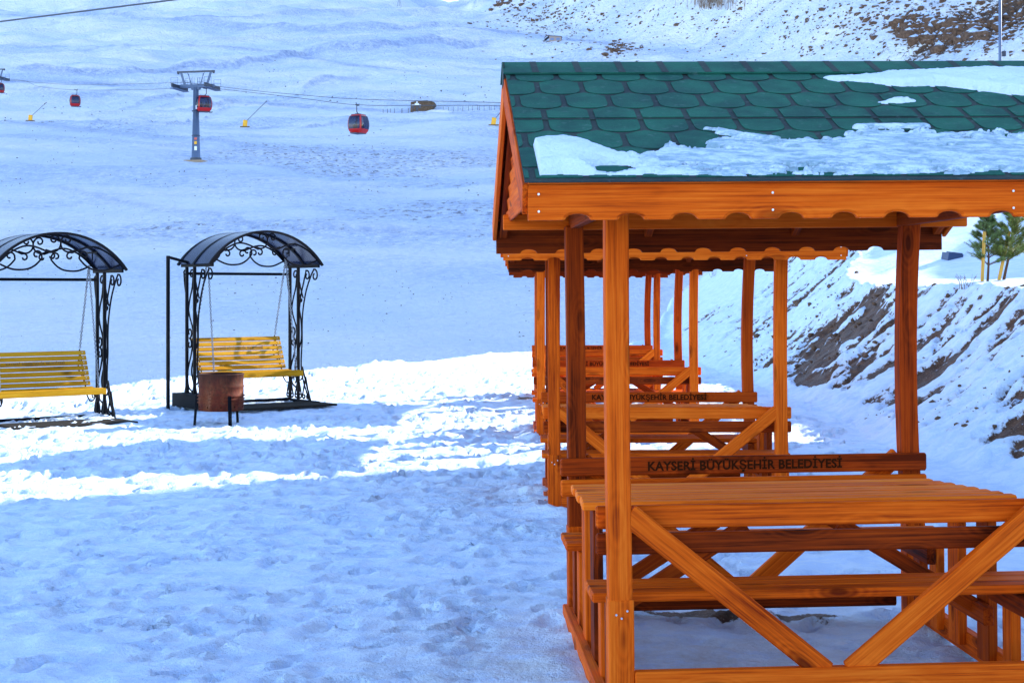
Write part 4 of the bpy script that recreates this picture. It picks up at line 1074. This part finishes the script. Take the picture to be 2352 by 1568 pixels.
# ------------------------------------------------------------------ gondola lift
def make_cabin():
    c = empty('gondola_cabin')
    def prof(z):     # half width at height z (0 = floor, 2.05 = roof)
        q = z / 2.05; return .78 + .27 * math.sin(PI * min(max(q * .92 + .06, 0), 1)) ** .8 - (.10 if q < .03 or q > .97 else 0)
    def ring(z, s=1.0, n=32):
        w = prof(z) * s; P = []
        for k in range(n):
            a = 2 * PI * (k + .5) / n; ca, sa = math.cos(a), math.sin(a); e = .42
            P.append(Vector((w * 1.0 * math.copysign(abs(ca) ** e, ca), w * .92 * math.copysign(abs(sa) ** e, sa), z)))
        return P
    zs = [0, .06, .25, .46, .8, 1.1, 1.4, 1.7, 1.90, 2.02, 2.05]; V = []; F = []; n = 32
    for z in zs: V += ring(z)
    for i in range(len(zs) - 1):
        for k in range(n):
            if 3 <= i <= 7 and (k + 3) % 8 < 6: continue
            F.append((i * n + k, i * n + (k + 1) % n, (i + 1) * n + (k + 1) % n, (i + 1) * n + k))
    F += [tuple(reversed(range(n))), tuple(range((len(zs) - 1) * n, len(zs) * n))]
    Geo().add(V, F).build('shell', M_red, c, True)
    for side in range(4):
        lo = side * 8 - 4 + 1; V = []; F = []; zz = [.46, .8, 1.1, 1.4, 1.7, 1.90]
        for z in zz:
            rg = ring(z, 1.012)
            V += [rg[(lo + j) % 32] for j in range(7 if side in (1, 3) else 7)]
        m = 7
        for i in range(len(zz) - 1):
            for j in range(m - 1): F.append((i * m + j, i * m + j + 1, (i + 1) * m + j + 1, (i + 1) * m + j))
        Geo().add(V, F).build('window_pane', M_cabglass, c, True)
    g = Geo(); g.box((-.55, 0, .42), (.4, 1.5, .08)); g.box((.55, 0, .42), (.4, 1.5, .08)); g.build('bench_seat', M_dsteel, c)
    g = Geo(); g.box((0, 0, 2.09), (1.25, 1.15, .08)); g.build('roof_plate', M_dsteel, c)
    g = Geo(); g.box((0, 0, -.03), (1.3, 1.2, .06)); g.build('bumper', M_dsteel, c)
    g = Geo(); g.box((.95, 0, -.03), (.4, .8, .07)); g.build('door_step', M_dsteel, c)
    g = Geo(); g.box((-1.02, 0, .55), (.12, .6, .5)); g.build('ski_rack', M_wht, c)
    g = Geo(); g.tube([Vector((p[0], 0, p[1])) for p in catmull([(-.55, 2.18), (-.1, 2.18), (.18, 2.24), (.33, 2.42), (.36, 2.75), (.33, 3.15)])], .055, 8)
    g.tube([(-.6, -.3, 2.15), (-.6, .3, 2.15)], .05, 6); g.tube([(.25, -.25, 2.17), (.25, .25, 2.17)], .05, 6); g.build('hanger_arm', M_dsteel, c, True)
    g = Geo(); g.box((.22, 0, 3.17), (.55, .16, .16)); g.tube([(0, 0, 3.1), (-.12, 0, 3.35)], .04, 6); g.tube([(.4, 0, 3.15), (.52, 0, 3.42)], .04, 6); g.build('grip', M_dsteel, c)
    return c
def person_bust(parent_loc, rz, label):
    g = Geo(); rings = [(.0, .20, .17), (.18, .21, .17), (.40, .22, .14), (.52, .19, .12), (.56, .08, .07), (.62, .065, .065), (.68, .09, .10), (.78, .10, .115), (.86, .085, .10), (.91, .03, .04)]
    V = []; F = []; n = 12
    for (z, rx, ry) in rings: V += [(rx * math.cos(2 * PI * k / n), ry * math.sin(2 * PI * k / n), z) for k in range(n)]
    for i in range(len(rings) - 1):
        for k in range(n): F.append((i * n + k, i * n + (k + 1) % n, (i + 1) * n + (k + 1) % n, (i + 1) * n + k))
    g.add(V, F)
    for s in (-1, 1): g.tube([(s * .21, 0, .46), (s * .25, -.08, .25), (s * .16, -.30, .16)], .05, 6); g.tube([(s * .1, -.08, .06), (s * .11, -.45, .05), (s * .11, -.48, -.38)], .07, 6)
    o = g.build('person', M_cloth, None, True); o.location = parent_loc; o.rotation_euler = (0, 0, rz); tag(o, label, 'person', 'passengers in the gondola cabins')
T1 = at(450, 347, 200); T1.z = hz(T1.x, T1.y)
A1 = at(450, 198, 200)
ROPE_F = [(-300, 176, 395), (8, 181, 332), (90, 199, 308), (178, 207, 287), (300, 206.5, 249), (420, 203, 213), (478, 202.5, 200), (590, 214, 190), (700, 227, 178), (820, 241, 166), (980, 242.5, 156), (1150, 243.5, 146), (1700, 262, 118), (2500, 285, 92)]
ROPE_B = [(-300, 172, 390), (5, 184, 328), (90, 190.5, 304), (171, 194.5, 283), (300, 193, 240), (410, 190, 206), (428, 190, 200), (575, 207.5, 187), (689, 218, 178), (826, 228, 168), (1150, 236, 148), (1700, 250, 120), (2500, 268, 93)]
def rope(pts, r, label):
    P = [tuple(at(*p)) for p in pts]; P = catmull(P, 6); g = Geo(); g.tube(P, r, 5); o = g.build('haul_rope', M_dsteel, None, True); tag(o, label, 'cable', 'gondola lift ropes'); return o
rope(ROPE_F, .035, 'lower haul rope of the gondola lift carrying the red cabins'); rope(ROPE_B, .035, 'upper empty return rope of the gondola lift')
g = Geo(); g.tube([tuple(at(-400, 98, 75)), tuple(at(0, 50, 66)), tuple(at(400, 0, 58)), tuple(at(900, -66, 50))], .036, 6); o = g.build('overhead_cable', M_dsteel, None, True); tag(o, 'dark overhead cable crossing the top left corner', 'cable')
cab = make_cabin(); GC = 'red gondola cabins on the lift'
CABS = [((820, 241, 166), R(242), 'red gondola cabin nearest the hut, hanging lowest on the rope'), ((473, 203, 200), R(25), 'red gondola cabin hanging at the right arm of the lift tower'),
        ((176, 207, 287), R(20), 'small red gondola cabin hanging midway between the two lift towers'), ((3, 181, 333), R(20), 'red gondola cabin cut off by the left edge of the photo')]
for i, (pp, rz, lab) in enumerate(CABS):
    c = cab if i == 0 else copy_tree(cab); P = at(*pp); off = Matrix.Rotation(rz, 3, 'Z') @ Vector((.30, 0, 0))
    c.location = (P.x - off.x, P.y - off.y, P.z - 3.17); c.rotation_euler = (0, 0, rz); tag(c, lab, 'gondola cabin', GC)
    if i < 2:
        for s, l in ((-.35, 'left'), (.35, 'right')):
            person_bust((c.location.x + s, c.location.y, c.location.z + .45), PI * (s > 0), 'person in dark jacket sitting on the %s in the %s' % (l, 'lowest red cabin' if i == 0 else 'red cabin at the lift tower'))
def lift_tower(base, arm_z, label, az):
    t = empty('lift_tower', base, az, label, 'lift tower', 'gondola lift towers'); H = arm_z - base[2]
    g = Geo(); g.lathe([(.0, -.5), (.62, -.5), (.62, .0), (.60, .02), (.44, H * .55), (.42, H * .55), (.36, H - .2), (0, H - .2)], 20); g.build('mast', M_steel, t, True)
    g = Geo(); g.lathe([(.75, -.1), (.75, .35), (.62, .38)], 16); 
    for zz in (H * .33, H * .66): g.lathe([(.58, zz), (.60, zz + .04), (.52, zz + .1)], 16)
    g.build('flange', M_dsteel, t)
    g = Geo(); g.box((0, 0, -.15), (2.6, 2.2, .3)); g.build('footing', simple('concrete_footing', (.35, .26, .18), .9), t)
    g = Geo(); g.box((0, 0, H), (5.2, .5, .42)); g.box((0, 0, H - .3), (1.2, .45, .4)); g.build('cross_arm', M_steel, t)
    for s in (-1, 1):
        g = Geo()
        g.box((s * 2.35, 0, H + .02), (.18, 5.0, .22))
        for k in range(10):
            c = Vector((s * 2.35, -2.3 + k * .51, H - .16)); g.tube([c - Vector((.09, 0, 0)), c + Vector((.09, 0, 0))], .24, 12)
        for k in range(5): g.box((s * 2.35, -2.05 + k * 1.02, H - .12), (.24, .75, .10))
        g.build('sheave_train', M_dsteel, t)
        g = Geo(); g.bar((s * 1.55, 0, H), (s * 2.15, 0, H + 1.85), .26, .2); g.build('gantry_leg', M_steel, t)
        g = Geo(); g.bar((s * .55, 0, H + .1), (s * 1.2, 0, H + 1.8), .07, .07); g.bar((s * 1.05, 0, H + 1.7), (s * .75, 0, H + .1), .06, .06); g.build('gantry_strut', M_steel, t)
        g = Geo()
        for (a, b) in (((s * .45, -.5), (s * 1.25, -.5)), ((s * 1.9, -1.6), (s * 2.9, -1.6)), ((s * 1.9, 1.6), (s * 2.9, 1.6))):
            for h in (.5, 1.0): g.tube([(a[0], a[1], H + h), (b[0], b[1], H + h)], .025, 4)
            for q in (a, b): g.tube([(q[0], q[1], H), (q[0], q[1], H + 1.0)], .025, 4)
        for dy in (-.3, .3): g.tube([(s * .4, dy, H), (s * .4, dy, H + 1.2)], .025, 4)
        g.build('railing', M_steel, t)
        g = Geo(); g.box((s * 2.35, 0, H - .45), (.9, 4.2, .05)); g.build('catwalk', M_steel, t)
    g = Geo(); g.bar((-2.7, 0, H + 1.95), (2.7, 0, H + 1.95), .22, .3, (0, 1, 0)); 
    for k in (-2.55, 2.55): g.box((k, 0, H + 1.78), (.2, .3, .25))
    g.build('gantry_beam', M_dsteel, t)
    lad = Geo()
    for x in (-.16, .16): lad.tube([(x, -.62, 1), (x, -.44, H)], .02, 4)
    for k in range(int(H / .35) - 3): lad.tube([(-.16, -.62 + .18 * k * .35 / H, 1.2 + k * .35), (.16, -.62 + .18 * k * .35 / H, 1.2 + k * .35)], .014, 4)
    lad.build('ladder', M_steel, t)
    for (zz, m_, hh) in ((2.9, M_sticker, .3), (2.35, M_yel, .4), (1.6, M_wht, .55)):
        g = Geo(); g.box((.22, -.60, zz), (.36, .05, hh)); g.build('warning_plate', m_, t)
AZ = R(-12)
lift_tower(tuple(T1), A1.z, 'grey lift tower with wide crossarm standing on the hillside, in full view', AZ)
T2 = Vector((-115.5, 330, 0)); T2.z = hz(T2.x, T2.y); lift_tower(tuple(T2), at(0, 183, 330).z + .3, 'lift tower with only its crossarm end showing at the left edge', AZ)

# snow lances with yellow padding
def lance(px, py, dx, dz, k, lab):
    h = hit(px, py); t = empty('snow_lance', tuple(h), 0, lab, 'snow lance', 'snow lances with yellow pads'); s = h.y / 300
    bx_ = box_me(1.45, .85, .7, .08); mk('padding', bx_, M_yel, t, Matrix.Translation((0, 0, .7)) @ Matrix.Rotation(PI / 2 + k, 4, 'Y'))
    g = Geo(); g.tube([(0, 0, 0), (.25, 0, 1.2), (dx, 0, dz)], .06, 6); g.tube([(dx, 0, dz), (dx + .1, 0, dz + .15)], .12, 6); g.build('lance_pipe', M_dsteel, t)
    g = Geo(); g.box((0, 0, .02), (1.9, 1.3, .18)); g.build('plinth', simple('brown_timber', (.16, .1, .06), .9), t)
lance(70, 278, 3.7, 4.3, .05, 'snow lance with yellow pad on the far left of the hillside'); lance(563, 292, 4.3, 5.2, .08, 'snow lance with yellow pad between the lift tower and the lowest cabin'); lance(1134, 288, 2.9, 4.4, .15, 'snow lance with yellow pad just left of the green roof')

# stone hut, fence, small shed, ridge tripod
def stone_hut():
    h = hit(970, 256); t = empty('stone_hut', (h.x, h.y, h.z - .2), R(-4), 'brown stone hut with white sign on the hillside below the ropes', 'hut'); s = h.y / 400
    V = [(-3.3, 0, 0), (2.3, 0, 0), (3.3, 0, 2.2), (3.2, 0, 2.7), (1.4, 0, 3.15), (-1.0, 0, 3.1), (-3.2, 0, 2.75)]; V = [(a * s * .98, b, c * s) for a, b, c in V]
    W_ = V + [(a, 5 * s, c) for a, b, c in V]; n = 7
    Geo().add(W_, [tuple(range(n)), tuple(reversed(range(n, 2 * n)))] + [((i + 1) % n, i, n + i, n + (i + 1) % n) for i in range(n)]).build('wall', M_stone, t)
    rng2 = random.Random(4)
    g = Geo()
    for k in range(70):
        x = rng2.uniform(-3, 2.3) * s; z = rng2.uniform(.2, 2.6) * s; g.box((x, -.03, z), (rng2.uniform(.25, .5), .1, rng2.uniform(.15, .3)))
    o = g.build('wall_stones', simple('pale_stone', (.17, .11, .075), .9, 0, .5, 1.5), t); tag(o, kind='stuff')
    g = Geo(); g.box((-1.45 * s, -.04, .75 * s), (.5 * s, .10, 1.5 * s)); g.build('door', M_dsteel, t)
    for x in (-2.6, -.65): g = Geo(); g.box((x * s, -.05, 1.35 * s), (.55 * s, .1, .5 * s)); g.build('window', M_glass, t)
    g = Geo(); g.box((-1.55 * s, -.5, 1.85 * s), (2.5 * s, 1.0, .10)); g.build('awning', M_wht, t)
    g = Geo(); g.box((-1.45 * s, -.12, 2.15 * s), (1.15 * s, .1, .42 * s)); g.box((-1.45 * s, -.12, 2.65 * s), (.45 * s, .1, .34 * s)); g.build('sign_board', M_wht, t)
    g = Geo(); g.add([(-3.3 * s, -.1, 2.75 * s), (-1 * s, -.1, 3.12 * s), (1.4 * s, -.1, 3.17 * s), (3.25 * s, -.1, 2.7 * s), (-3.3 * s, 5 * s, 2.85 * s), (-1 * s, 5 * s, 3.2 * s), (1.4 * s, 5 * s, 3.25 * s), (3.25 * s, 5 * s, 2.8 * s)], [(0, 1, 5, 4), (1, 2, 6, 5), (2, 3, 7, 6)]); g.build('roof', M_snow, t)
    # drift against the right wall
    g = Geo(); P = ICO2[0] * np.array([4.2 * s, 2.2, 1.1 * s]) + np.array([4.3 * s, .2, -.35]); g.add([tuple(p) for p in P], [tuple(int(i) for i in f) for f in ICO2[1]]); o = g.build('snow_drift', M_hill, None, True)
    o.location = t.location; tag(o, 'smooth snow drift piled against the right wall of the stone hut', 'snow drift'); return h
hh = stone_hut()
f0 = hit(880, 262); f1 = hit(1155, 252)
t = empty('post_fence', tuple(f0), 0, 'thin post and wire fence running past the stone hut', 'fence')
for k, px in enumerate([880, 890, 897, 906, 922, 925, 938, 948, 960, 1018, 1030, 1041, 1052, 1063, 1076, 1085, 1097, 1101, 1112, 1124, 1128, 1136, 1148, 1158]):
    py = 261 - (px - 880) * 9 / 275; h = hit(px, py + .5); h = Vector((h.x, min(h.y, hh.y + 25), 0)); h.z = hz(h.x, h.y)
    g = Geo(); hp = 11 * h.y / 3400; b = Vector(h) - Vector(f0); g.tube([b + Vector((0, 0, -.3)), b + Vector((0, 0, hp))], .07, 4); g.build('fence_post', M_dsteel, t)
def shed():
    h = hit(1275, 95); s = 37 * h.y / 3400 / 7; t = empty('small_shed', tuple(h), R(-8), 'tiny pale shed with lean-to roof near the top of the slope', 'shed')
    w = 5.2 * s; Geo().add([(-w / 2, 0, -.5), (w / 2, 0, -.5), (w / 2, 0, 1.9 * s), (-w / 2, 0, 2.4 * s), (-w / 2, 4 * s, -.5), (w / 2, 4 * s, -.5), (w / 2, 4 * s, 1.9 * s), (-w / 2, 4 * s, 2.4 * s)],
        [(0, 1, 2, 3), (5, 4, 7, 6), (4, 0, 3, 7), (1, 5, 6, 2), (3, 2, 6, 7)]).build('wall', M_shed, t)
    g = Geo(); g.bar((-w / 2 - 2.2 * s, 1.8 * s, .8 * s), (-w / 2, 1.8 * s, 2.45 * s), 4 * s, .15, (0, 0, 1)); g.bar((-w / 2, 1.8 * s, 2.5 * s), (w / 2 + .2, 1.8 * s, 2.0 * s), 4.4 * s, .15, (0, 0, 1)); g.build('roof', M_dsteel, t)
    for x in (-.25, .25): g = Geo(); g.box((x * w, -.05, .95 * s), (w * .28, .1, .9 * s)); g.build('window', simple('blue_shutter', (.12, .2, .4), .5), t)
shed()
h = hit(917, 16); g = Geo(); 
for (a, b) in ((-1.6, 0), (1.6, 0), (0, 1.5)): g.tube([(a, b, -1), (0, 0, 8)], .12, 4)
o = g.build('ridge_tripod', M_dsteel, None); o.location = tuple(h); tag(o, 'tiny dark tripod standing on the far ridge line', 'tripod')
# bare poplars at the top of the mountain flank
def thicket():
    rs = random.Random(5); g = Geo()
    for k in range(170):
        h = hit(1640 + rs.gauss(0, 28), 12 + rs.uniform(-10, 12)); L = rs.uniform(3, 7); g.tube([tuple(h), (h.x + rs.uniform(-.5, .5), h.y, h.z + L)], .10, 3, r1=.03)
    o = g.build('bare_thicket', simple('thicket_brown', (.28, .20, .15), .9), None); tag(o, 'brown leafless thicket high on the mountain flank', kind='stuff')
thicket()
